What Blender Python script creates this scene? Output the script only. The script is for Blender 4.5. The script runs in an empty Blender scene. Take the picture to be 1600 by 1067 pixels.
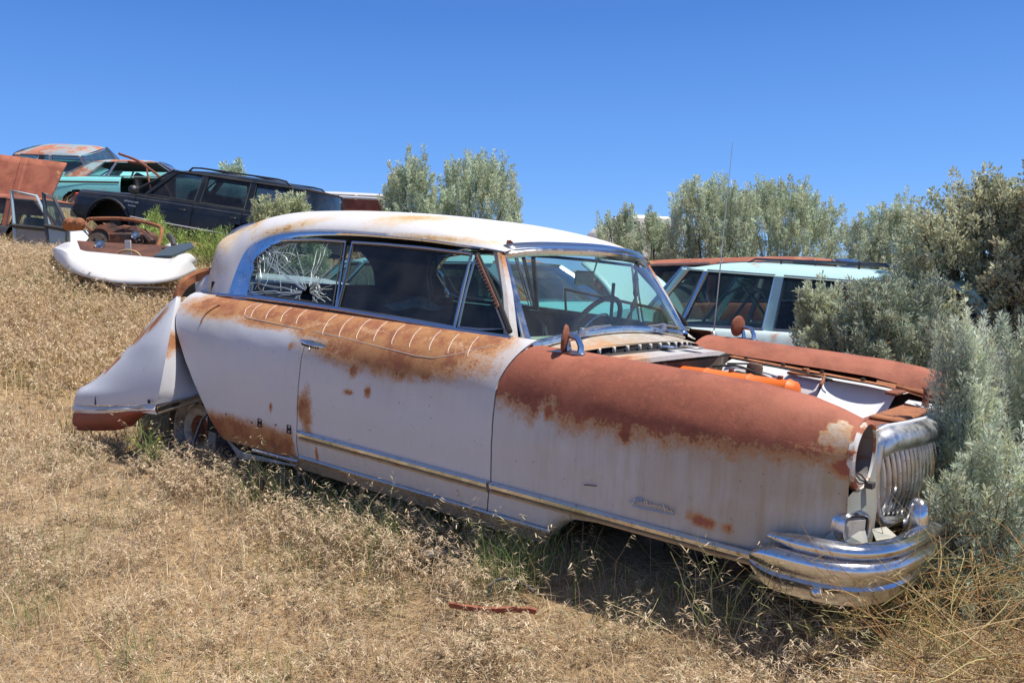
import bpy, math, random
import numpy as np
from mathutils import Vector, Matrix
PI = math.pi
R = math.radians
C = bpy.context.scene.collection
scene = bpy.context.scene
rng = np.random.default_rng(7)
random.seed(7)

# ------------------------------------------------------------ camera, sky, sun, exposure
FPX = 1408.5                    # focal length in pixels of the 1600 wide picture
PITCH = math.atan(63.5 / FPX)
cd = bpy.data.cameras.new('camera')
cd.sensor_width = 36.0
cd.lens = 36.0 * FPX / 1600
cd.clip_end = 3000
cam = bpy.data.objects.new('camera', cd)
C.objects.link(cam)
cam.location = (0, 0, 1.6)
cam.rotation_euler = (PI / 2 - PITCH, 0, 0)
scene.camera = cam

SUN_DIR = Vector((0.44, -0.11, 1.0)).normalized()      # towards the sun
SUN_EL = math.asin(SUN_DIR.z)
SUN_AZ = math.atan2(SUN_DIR.x, SUN_DIR.y)
w = bpy.data.worlds.new('World'); scene.world = w
w.use_nodes = True
nt = w.node_tree
bg = nt.nodes['Background']
sky = nt.nodes.new('ShaderNodeTexSky')
sky.sky_type = 'NISHITA'
sky.sun_disc = False
sky.sun_elevation = SUN_EL
sky.sun_rotation = SUN_AZ
sky.altitude = 1500
sky.air_density = 1.15
sky.dust_density = 0.1
sky.ozone_density = 4.5
# the dry desert air keeps the sky saturated right down to the hills: a clear blue gradient tempers the Nishita horizon
wt_ = nt.nodes.new('ShaderNodeTexCoord'); ws_ = nt.nodes.new('ShaderNodeSeparateXYZ'); nt.links.new(wt_.outputs['Generated'], ws_.inputs[0])
wr_ = nt.nodes.new('ShaderNodeValToRGB'); nt.links.new(ws_.outputs[2], wr_.inputs[0])
for e_, (p_, c_) in zip([wr_.color_ramp.elements[0], wr_.color_ramp.elements[1], wr_.color_ramp.elements.new(.14), wr_.color_ramp.elements.new(.30)],
    [(0.0, (1.45, 3.2, 6.3)), (1.0, (.14, .55, 2.3)), (.14, (.70, 2.15, 5.6)), (.30, (.28, 1.20, 4.1))]):
    e_.position = p_; e_.color = (*c_, 1)
wm_ = nt.nodes.new('ShaderNodeMix'); wm_.data_type = 'RGBA'; wm_.inputs[0].default_value = .8
nt.links.new(sky.outputs[0], wm_.inputs[6]); nt.links.new(wr_.outputs[0], wm_.inputs[7])
nt.links.new(wm_.outputs[2], bg.inputs[0])
bg.inputs[1].default_value = 0.125
sl = bpy.data.lights.new('sun', 'SUN')
sl.energy = 4.9; sl.angle = R(0.53); sl.color = (1, 0.95, 0.87)
so = bpy.data.objects.new('sun', sl); C.objects.link(so)
so.rotation_euler = SUN_DIR.to_track_quat('Z', 'Y').to_euler()
scene.view_settings.view_transform = 'Standard'
scene.view_settings.look = 'None'
scene.view_settings.gamma = 1
scene.view_settings.exposure = 0.45
scene.cycles.max_bounces = 6
scene.cycles.transparent_max_bounces = 12

# the sedan's own frame: x forward, y to its left (away from us), z up; it sits nose down on the slope
CAMA, CAME, CAMR = -0.6511517, -0.0952538, 0.0704739
def _axes(a, e, r):
    f = np.array([math.sin(a) * math.cos(e), math.cos(a) * math.cos(e), math.sin(e)])
    rt = np.cross(f, [0, 0, 1.]); rt /= np.linalg.norm(rt)
    up = np.cross(rt, f)
    return f, rt * math.cos(r) + up * math.sin(r), -rt * math.sin(r) + up * math.cos(r)
AF, AR, AU = _axes(CAMA, CAME, CAMR)
CC = np.array([1.3578762, -3.7119005, 1.41239574])
def car2world(p):
    d = np.array(p, float) - CC
    c = (d @ AR, d @ AU, d @ AF)
    return np.array([c[0], c[2] * math.cos(PITCH) + c[1] * math.sin(PITCH), -c[2] * math.sin(PITCH) + c[1] * math.cos(PITCH) + 1.6])
_o = car2world((0, 0, 0))
CARM = Matrix.Identity(4)
for i in range(3):
    v = car2world(np.eye(3)[i]) - _o
    for j in range(3): CARM[j][i] = v[j]
    CARM[i][3] = _o[i]
CARI = CARM.inverted()
def U(px, py, y):               # where the line of sight of a traced photo point meets the car's plane y = const
    d = AF + AR * (px - 800) / FPX + AU * (533.5 - py) / FPX
    p = CC + d * (y - CC[1]) / d[1]
    return float(p[0]), float(p[2])
def W(px, py, Y):               # world point seen at px, py and lying Y metres ahead
    d = np.array([(px - 800) / FPX, math.cos(PITCH) + (533.5 - py) / FPX * math.sin(PITCH), -math.sin(PITCH) + (533.5 - py) / FPX * math.cos(PITCH)])
    p = d * (Y / d[1]); return Vector((p[0], p[1], p[2] + 1.6))

# ------------------------------------------------------------ terrain
TC = np.array([(0,-3,.0),(6,-2,.0),(-6,-2,.1),(0,0,.15),(3,0,.15),(-3,0,.2),(0,3,.45),(-1.6,3,.45),(1.6,2.8,.44),(.67,3.28,.60),(1.6,4.4,.56),(2.5,3.4,.50),(3.5,5,.45),
 (-1.8,5.15,.76),(-.9,6.3,.72),(-2.8,5.7,.80),(-3.3,4.2,.68),(-4.3,10,1.78),(-6,10.5,2.0),(-5,8,1.5),(-8,14,2.35),(-6.4,15.2,2.35),(-3.2,15.2,2.05),(-10.1,22,4.1),(-15,30,5.4),(-9,26,3.9),(-4,25,2.8),
 (-1,12,1.5),(.5,9,.75),(2,8,.5),(3.5,8,.4),(3.5,13,.9),(7,13,.9),(6,7,.35),(3,25,2.2),(15,25,1.6),(0,45,2.5),(-25,45,6),(25,45,1.5),(-20,10,3.5),(20,8,.3),(-15,0,1.2),(15,0,0),(1,60,1.6),(-40,60,6),(40,60,1.2)], float)
def _phi(r): return np.sqrt(r * r + 1.5)
_A = _phi(np.hypot(TC[:, None, 0] - TC[None, :, 0], TC[:, None, 1] - TC[None, :, 1]))
_n = len(TC)
_M = np.zeros((_n + 1, _n + 1)); _M[:_n, :_n] = _A; _M[:_n, _n] = 1; _M[_n, :_n] = 1
_c = np.linalg.solve(_M, np.append(TC[:, 2], 0))
def ground(X, Y):
    X = np.asarray(X, float); Y = np.asarray(Y, float)
    s = X.ravel(), Y.ravel(); out = np.zeros(s[0].shape)
    for k in range(0, len(out), 20000):
        a = s[0][k:k + 20000], s[1][k:k + 20000]
        out[k:k + 20000] = _phi(np.hypot(a[0][:, None] - TC[None, :, 0], a[1][:, None] - TC[None, :, 1])) @ _c[:_n] + _c[_n]
    out = out.reshape(X.shape)
    d = np.hypot(X, Y)
    t = np.clip((d - 50) / 60, 0, 1)
    base = out * (1 - t) + 1.2 * t
    return base + 0.025 * np.sin(X * 2.1 + 1) * np.cos(Y * 1.7) * (d < 60) + 0.012 * np.sin(X * 6.3) * np.sin(Y * 5.1 + 2)

# ------------------------------------------------------------ materials
MATS = {}
def mat(name, base=(.5, .5, .5), rough=.6, metal=0., noise=None, spec=.5, coat=0, bump=0, bscale=40):
    """noise = (scale, colour2, contrast low, high)"""
    if name in MATS: return MATS[name]
    m = bpy.data.materials.new(name); m.use_nodes = True
    n = m.node_tree.nodes; l = m.node_tree.links; b = n['Principled BSDF']
    b.inputs['Base Color'].default_value = (*base, 1)
    b.inputs['Roughness'].default_value = rough
    b.inputs['Metallic'].default_value = metal
    b.inputs['Specular IOR Level'].default_value = spec
    b.inputs['Coat Weight'].default_value = coat
    tc = n.new('ShaderNodeTexCoord')
    if noise:
        tx = n.new('ShaderNodeTexNoise'); tx.inputs['Scale'].default_value = noise[0]; tx.inputs['Detail'].default_value = 8; tx.inputs['Roughness'].default_value = .65
        l.new(tc.outputs['Object'], tx.inputs['Vector'])
        mr = n.new('ShaderNodeMapRange'); mr.inputs[1].default_value = noise[2]; mr.inputs[2].default_value = noise[3]
        l.new(tx.outputs[0], mr.inputs[0])
        mx = n.new('ShaderNodeMix'); mx.data_type = 'RGBA'
        mx.inputs[6].default_value = (*base, 1); mx.inputs[7].default_value = (*noise[1], 1)
        l.new(mr.outputs[0], mx.inputs[0]); l.new(mx.outputs[2], b.inputs['Base Color'])
    if bump:
        t2 = n.new('ShaderNodeTexNoise'); t2.inputs['Scale'].default_value = bscale; t2.inputs['Detail'].default_value = 6
        l.new(tc.outputs['Object'], t2.inputs['Vector'])
        bp = n.new('ShaderNodeBump'); bp.inputs['Strength'].default_value = bump; bp.inputs['Distance'].default_value = .01
        l.new(t2.outputs[0], bp.inputs['Height']); l.new(bp.outputs[0], b.inputs['Normal'])
    MATS[name] = m
    return m

def paint(name, col, rust1=(.275, .080, .044), rust2=(.42, .19, .06), dirt=(.33, .26, .165), rough=.42, big=3.0, rustamt=None, spec=.5, primer=None):
    """old car paint: point attributes 'rust' (0..1, .5 is the edge) and 'stain' steer real patches"""
    if name in MATS: return MATS[name]
    m = bpy.data.materials.new(name); m.use_nodes = True
    n = m.node_tree.nodes; l = m.node_tree.links; b = n['Principled BSDF']
    tc = n.new('ShaderNodeTexCoord')
    def noise(sc, det=8, ro=.65, vec=None):
        t = n.new('ShaderNodeTexNoise'); t.inputs['Scale'].default_value = sc; t.inputs['Detail'].default_value = det; t.inputs['Roughness'].default_value = ro
        l.new(vec or tc.outputs['Object'], t.inputs['Vector']); return t.outputs[0]
    def math_(op, a, b_, c=None):
        k = n.new('ShaderNodeMath'); k.operation = op
        for i, v in enumerate((a, b_, c)):
            if v is None: continue
            if isinstance(v, (int, float)): k.inputs[i].default_value = v
            else: l.new(v, k.inputs[i])
        return k.outputs[0]
    def ramp(v, a, b_):
        k = n.new('ShaderNodeMapRange'); k.interpolation_type = 'SMOOTHSTEP'
        k.inputs[1].default_value = a; k.inputs[2].default_value = b_; l.new(v, k.inputs[0]); return k.outputs[0]
    def mix(f, a, b_):
        k = n.new('ShaderNodeMix'); k.data_type = 'RGBA'
        if isinstance(f, (int, float)): k.inputs[0].default_value = f
        else: l.new(f, k.inputs[0])
        for i, v in ((6, a), (7, b_)):
            if isinstance(v, tuple): k.inputs[i].default_value = (*v, 1)
            else: l.new(v, k.inputs[i])
        return k.outputs[2]
    if rustamt is None:
        at = n.new('ShaderNodeAttribute'); at.attribute_name = 'rust'; ra = at.outputs['Fac']
        st = n.new('ShaderNodeAttribute'); st.attribute_name = 'stain'; sa = st.outputs['Fac']
    else:
        ra = math_('MULTIPLY', ramp(noise(big, 3), rustamt, rustamt + .25), 1.0); sa = ra
    nz = noise(16); nf = noise(90, 4)
    f = math_('ADD', ra, math_('MULTIPLY', math_('SUBTRACT', nz, .5), .75))
    f = math_('ADD', f, math_('MULTIPLY', math_('SUBTRACT', nf, .5), .55))
    solid = ramp(f, .52, .64)
    edge = ramp(f, .24, .56)
    mp = n.new('ShaderNodeMapping'); mp.inputs['Scale'].default_value = (34, 34, 2.2); l.new(tc.outputs['Object'], mp.inputs['Vector'])
    streak = noise(1.0, 6, .6, mp.outputs[0])
    sf = math_('MULTIPLY', math_('MULTIPLY', math_('POWER', sa, 1.6), ramp(streak, .36, .70)), .75)
    faint = ramp(noise(2.3, 5), .35, .75)
    c0 = mix(math_('MULTIPLY', faint, .25), col, tuple(x * .82 for x in col))
    c0 = mix(math_('MULTIPLY', ramp(nf, .62, .8), .25), c0, tuple(x * .6 for x in col))
    c1 = mix(sf, c0, dirt)
    c1 = mix(math_('MULTIPLY', math_('MULTIPLY', math_('POWER', sa, 1.3), ramp(noise(3.2, 6), .15, .6)), .80), c1, dirt)
    c1 = mix(math_('MULTIPLY', ramp(math_('ADD', ra, math_('MULTIPLY', math_('SUBTRACT', noise(5), .5), .9)), .10, .62), .45), c1, (rust2[0] * 1.0, rust2[1] * 1.15, rust2[2] * 1.5))
    c2 = mix(math_('MULTIPLY', edge, .8), c1, rust2)
    c2 = mix(math_('MULTIPLY', ramp(noise(75, 2), .70, .74), .8), c2, (.10, .05, .035))
    rn = noise(7, 8, .7)
    rr = mix(ramp(rn, .35, .7), rust1, tuple(x * .72 for x in rust1))
    rr = mix(math_('MULTIPLY', ramp(noise(45, 5), .5, .7), .45), rr, tuple(min(1, x * 1.45) for x in rust1))
    rr = mix(math_('MULTIPLY', ramp(noise(2.6, 6), .45, .62), .55), rr, (rust1[0] * 1.45, rust1[1] * 1.7, rust1[2] * 1.8))
    rr = mix(math_('MULTIPLY', ramp(noise(160, 3), .55, .75), .35), rr, rust2)
    if name == 'lilac_white_paint':      # the doors rusted orange-brown, the fenders dull red
        sx = n.new('ShaderNodeSeparateXYZ'); l.new(tc.outputs['Object'], sx.inputs[0])
        tn = n.new('ShaderNodeMapRange'); tn.inputs[1].default_value = -.80; tn.inputs[2].default_value = -.83; l.new(sx.outputs[0], tn.inputs[0])
        ora = mix(ramp(noise(11, 8, .7), .38, .62), (.40, .20, .075), (.24, .085, .035))
        rr = mix(math_('MULTIPLY', tn.outputs[0], .8), rr, ora)
    c3 = mix(solid, c2, rr)
    l.new(c3, b.inputs['Base Color'])
    rg = math_('ADD', math_('MULTIPLY', edge, .33), rough)
    rg = math_('ADD', rg, math_('MULTIPLY', nf, .08))
    l.new(rg, b.inputs['Roughness'])
    b.inputs['Specular IOR Level'].default_value = spec
    bp = n.new('ShaderNodeBump'); bp.inputs['Strength'].default_value = .25; bp.inputs['Distance'].default_value = .004
    l.new(math_('MULTIPLY', math_('ADD', nf, solid), edge), bp.inputs['Height']); l.new(bp.outputs[0], b.inputs['Normal'])
    MATS[name] = m
    return m

def glass(name, tint=(.75, .85, .82), dirt=.06, dirtcol=(.6, .6, .55), gl=.12):
    if name in MATS: return MATS[name]
    m = bpy.data.materials.new(name); m.use_nodes = True
    n = m.node_tree.nodes; l = m.node_tree.links
    n.remove(n['Principled BSDF']); out = n['Material Output']
    tr = n.new('ShaderNodeBsdfTransparent'); tr.inputs[0].default_value = (*tint, 1)
    g = n.new('ShaderNodeBsdfGlossy'); g.inputs['Roughness'].default_value = .04
    g.inputs[0].default_value = (.9, .9, .9, 1)
    d = n.new('ShaderNodeBsdfDiffuse'); d.inputs[0].default_value = (*dirtcol, 1)
    lw0 = n.new('ShaderNodeLayerWeight'); lw0.inputs[0].default_value = .5
    lw = n.new('ShaderNodeMath'); lw.operation = 'POWER'; lw.inputs[1].default_value = 4.0; l.new(lw0.outputs['Facing'], lw.inputs[0])
    a = n.new('ShaderNodeMath'); a.operation = 'ADD'; a.inputs[1].default_value = gl * .5; l.new(lw.outputs[0], a.inputs[0])
    m1 = n.new('ShaderNodeMixShader'); l.new(a.outputs[0], m1.inputs[0]); l.new(tr.outputs[0], m1.inputs[1]); l.new(g.outputs[0], m1.inputs[2])
    tc = n.new('ShaderNodeTexCoord'); tx = n.new('ShaderNodeTexNoise'); tx.inputs['Scale'].default_value = 6; tx.inputs['Detail'].default_value = 8
    l.new(tc.outputs['Object'], tx.inputs['Vector'])
    mr = n.new('ShaderNodeMapRange'); mr.inputs[1].default_value = .35; mr.inputs[2].default_value = .8; mr.inputs[3].default_value = dirt * .4; mr.inputs[4].default_value = dirt * 2.2
    l.new(tx.outputs[0], mr.inputs[0])
    m2 = n.new('ShaderNodeMixShader'); l.new(mr.outputs[0], m2.inputs[0]); l.new(m1.outputs[0], m2.inputs[1]); l.new(d.outputs[0], m2.inputs[2])
    l.new(m2.outputs[0], out.inputs[0])
    MATS[name] = m
    return m

def veg(name, trans=.35, rough=.7):
    """leaf material coloured by the point attribute 'col'"""
    if name in MATS: return MATS[name]
    m = bpy.data.materials.new(name); m.use_nodes = True
    n = m.node_tree.nodes; l = m.node_tree.links; b = n['Principled BSDF']; out = n['Material Output']
    at = n.new('ShaderNodeAttribute'); at.attribute_name = 'col'
    l.new(at.outputs['Color'], b.inputs['Base Color'])
    b.inputs['Roughness'].default_value = rough; b.inputs['Specular IOR Level'].default_value = .3
    t = n.new('ShaderNodeBsdfTranslucent'); l.new(at.outputs['Color'], t.inputs[0])
    mx = n.new('ShaderNodeMixShader'); mx.inputs[0].default_value = trans
    l.new(b.outputs[0], mx.inputs[1]); l.new(t.outputs[0], mx.inputs[2]); l.new(mx.outputs[0], out.inputs[0])
    MATS[name] = m
    return m

def chrome(name, base, r0, r1, spots, amt):
    m = mat(name, base, r0, 1.0, (38, spots, .56, .74), bump=.05, bscale=14)
    n = m.node_tree.nodes; l = m.node_tree.links; b = n['Principled BSDF']; tc = n['Texture Coordinate']
    t = n.new('ShaderNodeTexNoise'); t.inputs['Scale'].default_value = 6; t.inputs['Detail'].default_value = 9; t.inputs['Roughness'].default_value = .7; l.new(tc.outputs['Object'], t.inputs['Vector'])
    r = n.new('ShaderNodeMapRange'); r.inputs[1].default_value = .4; r.inputs[2].default_value = .7; r.inputs[3].default_value = r0; r.inputs[4].default_value = r1; l.new(t.outputs[0], r.inputs[0]); l.new(r.outputs[0], b.inputs['Roughness'])
    r2 = n.new('ShaderNodeMapRange'); r2.inputs[1].default_value = .5; r2.inputs[2].default_value = .75; r2.inputs[3].default_value = 1; r2.inputs[4].default_value = 1 - amt; l.new(t.outputs[0], r2.inputs[0]); l.new(r2.outputs[0], b.inputs['Metallic'])
    return m
CHROME = chrome('chrome', (.64, .64, .66), .10, .34, (.30, .22, .16), .25)
OLDCHROME = chrome('pitted_chrome', (.52, .52, .53), .20, .50, (.16, .10, .07), .55)
GALV = mat('bright_metal', (.5, .5, .5), .4, 1.0)
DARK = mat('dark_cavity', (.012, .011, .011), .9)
DARKMETAL = mat('dark_brown_metal', (.05, .042, .036), .8, 0, (12, (.09, .045, .025), .4, .7))  # dark brown metal with random rusty mottling
RUST = mat('rust', (.23, .075, .036), .85, 0, (9, (.11, .038, .022), .4, .7), bump=.3)
ORANGERUST = mat('orange_rust', (.34, .13, .05), .85, 0, (14, (.16, .055, .03), .4, .7), bump=.3)
RUBBER = mat('rubber', (.035, .034, .033), .7, 0, (10, (.08, .07, .06), .4, .8))
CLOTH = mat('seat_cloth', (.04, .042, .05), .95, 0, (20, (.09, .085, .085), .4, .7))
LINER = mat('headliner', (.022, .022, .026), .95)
PALEDASH = mat('pale_green_dash', (.36, .42, .35), .6, 0, (12, (.24, .24, .18), .4, .8))
PAINT = paint('lilac_white_paint', (.545, .555, .59))
ROOFP = paint('white_roof_paint', (.68, .665, .67), rust1=(.42, .23, .09), rust2=(.56, .40, .22))
BARE = paint('white_inner_paint', (.60, .60, .60), big=5, rustamt=.52)
ORANGE = mat('orange_engine_paint', (.75, .15, .015), .5, 0, (22, (.45, .09, .02), .52, .8))
GLASS = glass('window_glass', (.62, .74, .74), .03, gl=.05)
WGLASS = glass('windshield_glass', (.74, .88, .86), .035, gl=.05)
CRACK = mat('crack_lines', (.62, .70, .68), .3)
WHITE = mat('white_piping', (.62, .56, .50), .6)

# ------------------------------------------------------------ mesh helpers
class MB:
    def __init__(s): s.v = []; s.f = []
    def add(s, vs, fs):
        k = len(s.v); s.v += [tuple(map(float, p)) for p in vs]; s.f += [tuple(i + k for i in f) for f in fs]; return s
    def box(s, c, d, rz=0, M=None, bev=0):
        x, y, z = [q / 2 for q in d]
        if bev:
            b = min(bev, x * .9, y * .9, z * .9); pts = []
            vs = []
            for sx in (-1, 1):
                for sy in (-1, 1):
                    for sz in (-1, 1):
                        vs += [(sx * (x - b), sy * (y - b), sz * z), (sx * (x - b), sy * y, sz * (z - b)), (sx * x, sy * (y - b), sz * (z - b))]
            import bmesh
            bm = bmesh.new()
            for p in vs: bm.verts.new(p)
            bmesh.ops.convex_hull(bm, input=bm.verts)
            bm.verts.index_update()
            vs = [tuple(q.co) for q in bm.verts]; fs = [tuple(q.index for q in f.verts) for f in bm.faces]; bm.free()
        else:
            vs = [(sx * x, sy * y, sz * z) for sx in (-1, 1) for sy in (-1, 1) for sz in (-1, 1)]
            fs = [(0, 1, 3, 2), (4, 6, 7, 5), (0, 4, 5, 1), (2, 3, 7, 6), (0, 2, 6, 4), (1, 5, 7, 3)]
        T = Matrix.Translation(Vector(c)) @ (M if M is not None else Matrix.Rotation(rz, 4, 'Z'))
        return s.add([T @ Vector(p) for p in vs], fs)
    def grid(s, rows, close=False):
        n = len(rows[0]); k = []
        for i in range(len(rows) - 1):
            for j in range(n - 1 + (1 if close else 0)):
                a = i * n + j; b = i * n + (j + 1) % n
                k.append((a, b, b + n, a + n))
        return s.add([p for r in rows for p in r], k)
    def tube(s, pts, r, n=8, cap=True, flat=1.0, up=None):
        pts = [Vector(p) for p in pts]; rows = []
        rs = r if isinstance(r, (list, tuple)) else [r] * len(pts)
        prev = None
        for i, p in enumerate(pts):
            t = (pts[min(i + 1, len(pts) - 1)] - pts[max(i - 1, 0)]).normalized()
            if up is not None: a = Vector(up) - t * t.dot(Vector(up)); a.normalize()
            elif prev is None:
                a = t.orthogonal().normalized()
            else:
                a = prev - t * prev.dot(t); a.normalize()
            prev = a; b = t.cross(a)
            rows.append([p + (a * math.cos(2 * PI * k / n) + b * math.sin(2 * PI * k / n) * flat) * rs[i] for k in range(n)])
        k0 = len(s.v); s.grid(rows, True)
        if cap: s.f += [tuple(k0 + j for j in range(n))[::-1], tuple(k0 + (len(pts) - 1) * n + j for j in range(n))]
        return s
    def disc(s, c, ax, r, h, n=24, prof=None):
        """lathe round axis ax at c; prof = [(radius, height)]"""
        ax = Vector(ax).normalized(); a = ax.orthogonal().normalized(); b = ax.cross(a); c = Vector(c)
        prof = prof or [(0.001, 0), (r, 0), (r, h), (.001, h)]
        rows = [[c + ax * q[1] + (a * math.cos(2 * PI * k / n) + b * math.sin(2 * PI * k / n)) * q[0] for k in range(n)] for q in prof]
        return s.grid(rows, True)
    def poly(s, pts, th=None):
        """flat polygon, given thickness along the vector th"""
        n = len(pts)
        if th is None: return s.add(pts, [tuple(range(n))])
        t = Vector(th); b = [Vector(p) + t for p in pts]
        return s.add(list(pts) + b, [tuple(range(n)), tuple(range(n, 2 * n))[::-1]] + [(i, i + n, (i + 1) % n + n, (i + 1) % n) for i in range(n)])
    def build(s, name, m, parent=None, smooth=True, attr=None, angle=40, solid=0):
        me = bpy.data.meshes.new(name); me.from_pydata(s.v, [], s.f); me.update()
        ob = bpy.data.objects.new(name, me); C.objects.link(ob)
        for q in (m if isinstance(m, (list, tuple)) else [m]): me.materials.append(q)
        if smooth:
            me.shade_smooth()
            me.set_sharp_from_angle(angle=R(angle))
        if attr:
            for k, arr in attr.items():
                a = me.attributes.new(k, 'FLOAT', 'POINT'); a.data.foreach_set('value', np.asarray(arr, np.float32))
        if solid:
            md = ob.modifiers.new('thickness', 'SOLIDIFY'); md.thickness = solid; md.offset = -1
        if parent is not None: ob.parent = parent
        return ob
def tag(o, label=None, cat=None, group=None, kind=None):
    if label: o['label'] = label
    if cat: o['category'] = cat
    if group: o['group'] = group
    if kind: o['kind'] = kind
    return o
def empty(name, loc, rz=0, label=None, cat=None, group=None):
    o = bpy.data.objects.new(name, None); C.objects.link(o); o.location = loc; o.rotation_euler = (0, 0, rz); o.empty_display_size = .2
    return tag(o, label, cat, group)
def catmull(P, m):
    P = [np.array(p, float) for p in P]; out = []
    for i in range(len(P) - 1):
        a = P[max(i - 1, 0)]; b = P[i]; c = P[i + 1]; d = P[min(i + 2, len(P) - 1)]
        for k in range(m):
            t = k / m
            out.append(.5 * (2 * b + (c - a) * t + (2 * a - 5 * b + 4 * c - d) * t * t + (3 * b - a - 3 * c + d) * t ** 3))
    out.append(P[-1]); return out
def lerp(a, b, t): return a + (b - a) * t
def sm(t): t = min(1, max(0, t)); return t * t * (3 - 2 * t)
def npmesh(name, V, F4=None, F3=None, col=None, m=None, parent=None):
    """big foliage meshes straight from numpy"""
    me = bpy.data.meshes.new(name)
    n4 = 0 if F4 is None else len(F4); n3 = 0 if F3 is None else len(F3)
    me.vertices.add(len(V)); me.vertices.foreach_set('co', np.asarray(V, np.float32).ravel())
    loops = np.concatenate([x.ravel() for x in (F4, F3) if x is not None]).astype(np.int32)
    me.loops.add(len(loops)); me.loops.foreach_set('vertex_index', loops)
    me.polygons.add(n4 + n3)
    st = np.concatenate([np.arange(n4) * 4, n4 * 4 + np.arange(n3) * 3]).astype(np.int32)
    me.polygons.foreach_set('loop_start', st)
    me.update(calc_edges=True)
    if col is not None:
        a = me.attributes.new('col', 'FLOAT_COLOR', 'POINT')
        c = np.ones((len(V), 4), np.float32); c[:, :3] = col; a.data.foreach_set('color', c.ravel())
    ob = bpy.data.objects.new(name, me); C.objects.link(ob)
    if m: me.materials.append(m)
    if parent is not None: ob.parent = parent
    return ob

# ================================================================= the rusty two-door sedan
sedan = empty('rusty_sedan', (0, 0, 0), 0, 'rusty white two-door hardtop without a hood, nose down in dry grass, in the foreground', 'car')
sedan.matrix_world = CARM
# body cross-section (half width, height), bottom to beltline
BZ = [(.86,.335),(.915,.35),(.940,.39),(.960,.46),(.966,.515),(.972,.56),(.984,.68),(.985,.80),(.978,.89),(.958,.955),(.925,1.003),(.88,1.042),(.835,1.068),(.795,1.082)]
def bottom_z(x):                # the lower edge, with the low wide wheel opening of the front fender
    return float(np.interp(x, [-5, -.50, -.475, -.45, -.40, -.30, .35, .6], [.335, .335, .39, .42, .44, .452, .462, .47]))
def body_section(x):
    s = []
    zb = bottom_z(x)
    for i, (w_, z) in enumerate(BZ):
        if z < .515: z = zb + (z - .335) * (.515 - zb) / (.18)
        s.append((w_, z))
    return s
FK = {-.85: None, -.3: None, .12: None}
TOP0 = [(.958,.955),(.925,1.003),(.885,1.036),(.83,1.056),(.77,1.060),(.70,1.048),(.64,1.02),(.60,.99),(.585,.955)]
NOSE = [(.84,.47),(.865,.48),(.875,.50),(.882,.53),(.885,.55),(.885,.58),(.888,.66),(.902,.745),(.915,.82),(.918,.87),(.905,.915),(.878,.95),(.84,.971),(.80,.976),(.755,.962),(.715,.925),(.692,.87)]
def fender_section(x):
    base = body_section(x)[:9]
    t = float(np.interp(x, [-.8, -.03, .16, .37, .47, .555], [0, .02, .09, .38, .68, 1]))
    dz = -.012 * np.interp(x, [-.8, -.6, 0], [0, 0, 1])
    sec = base + [(w_, z + dz) for w_, z in TOP0]
    return [(lerp(a[0], b[0], t ** 1.3), lerp(a[1], b[1], t ** 1.1)) for a, b in zip(sec, NOSE)]
def side_w(z): return float(np.interp(z, [q[1] for q in BZ], [q[0] for q in BZ]))

def blob(x, z, cx, cz, rx, rz, a=0):
    dx, dz = x - cx, z - cz
    if a: dx, dz = dx * math.cos(a) + dz * math.sin(a), -dx * math.sin(a) + dz * math.cos(a)
    return 1.0 - math.hypot(dx / rx, dz / rz)
def U3(px, py, y=-.97): return U(px, py, y)
FB = [U3(*p) for p in [(786,622),(815,638),(838,650),(852,628),(868,634),(880,662),(930,664),(985,676),(1040,683),(1100,694),(1200,706),(1290,716),(1340,724)]]
FBx, FBz = [p[0] for p in FB], [p[1] for p in FB]
SPOTS = [(U3(555,578),.022,.03),(U3(548,612),.025,.012),(U3(578,613),.018,.022),(U3(632,580),.018,.035),(U3(665,585),.03,.02),(U3(474,638),.03,.06),(U3(660,560),.05,.04),(U3(982,668),.03,.05),(U3(1108,818),.02,.018),(U3(1093,812),.03,.018),(U3(1077,804),.015,.012),(U3(1136,826),.015,.015),(U3(425,636),.012,.02),(U3(490,712),.01,.04),(U3(860,642),.018,.03),(U3(457,540),.012,.02),(U3(1318,735),.05,.03),(U3(1075,640),.02,.05)]
def spotf(x, z):
    b = -1
    for (c, rx, rz) in SPOTS: b = max(b, blob(x, z, c[0], c[1], rx, rz))
    return b
def rust_fender(x, y, z):
    if y > 0: return (max(0, min(1, .5 + (z - .84) * 4)), .5)
    zb = np.interp(x, FBx, FBz)
    r = .5 + (z - zb) * 4.8
    if z > 1.0: r = max(r, .85)
    r = max(r, .5 + .5 * spotf(x, z))
    # bare ochre scar behind the headlamp
    s = blob(x, z, .505, .915, .05, .06)
    if s > 0: r = min(r, .50 - .12 * (z > .90))
    st = np.interp(x, [-.8, -.5, 0, .3, .55], [.30, .55, .75, 1.0, 1.0]) * np.interp(z, [.45, .6, .8, .95], [.75, .85, 1, 1])
    return (max(0, min(1, r)), float(st))
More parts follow.
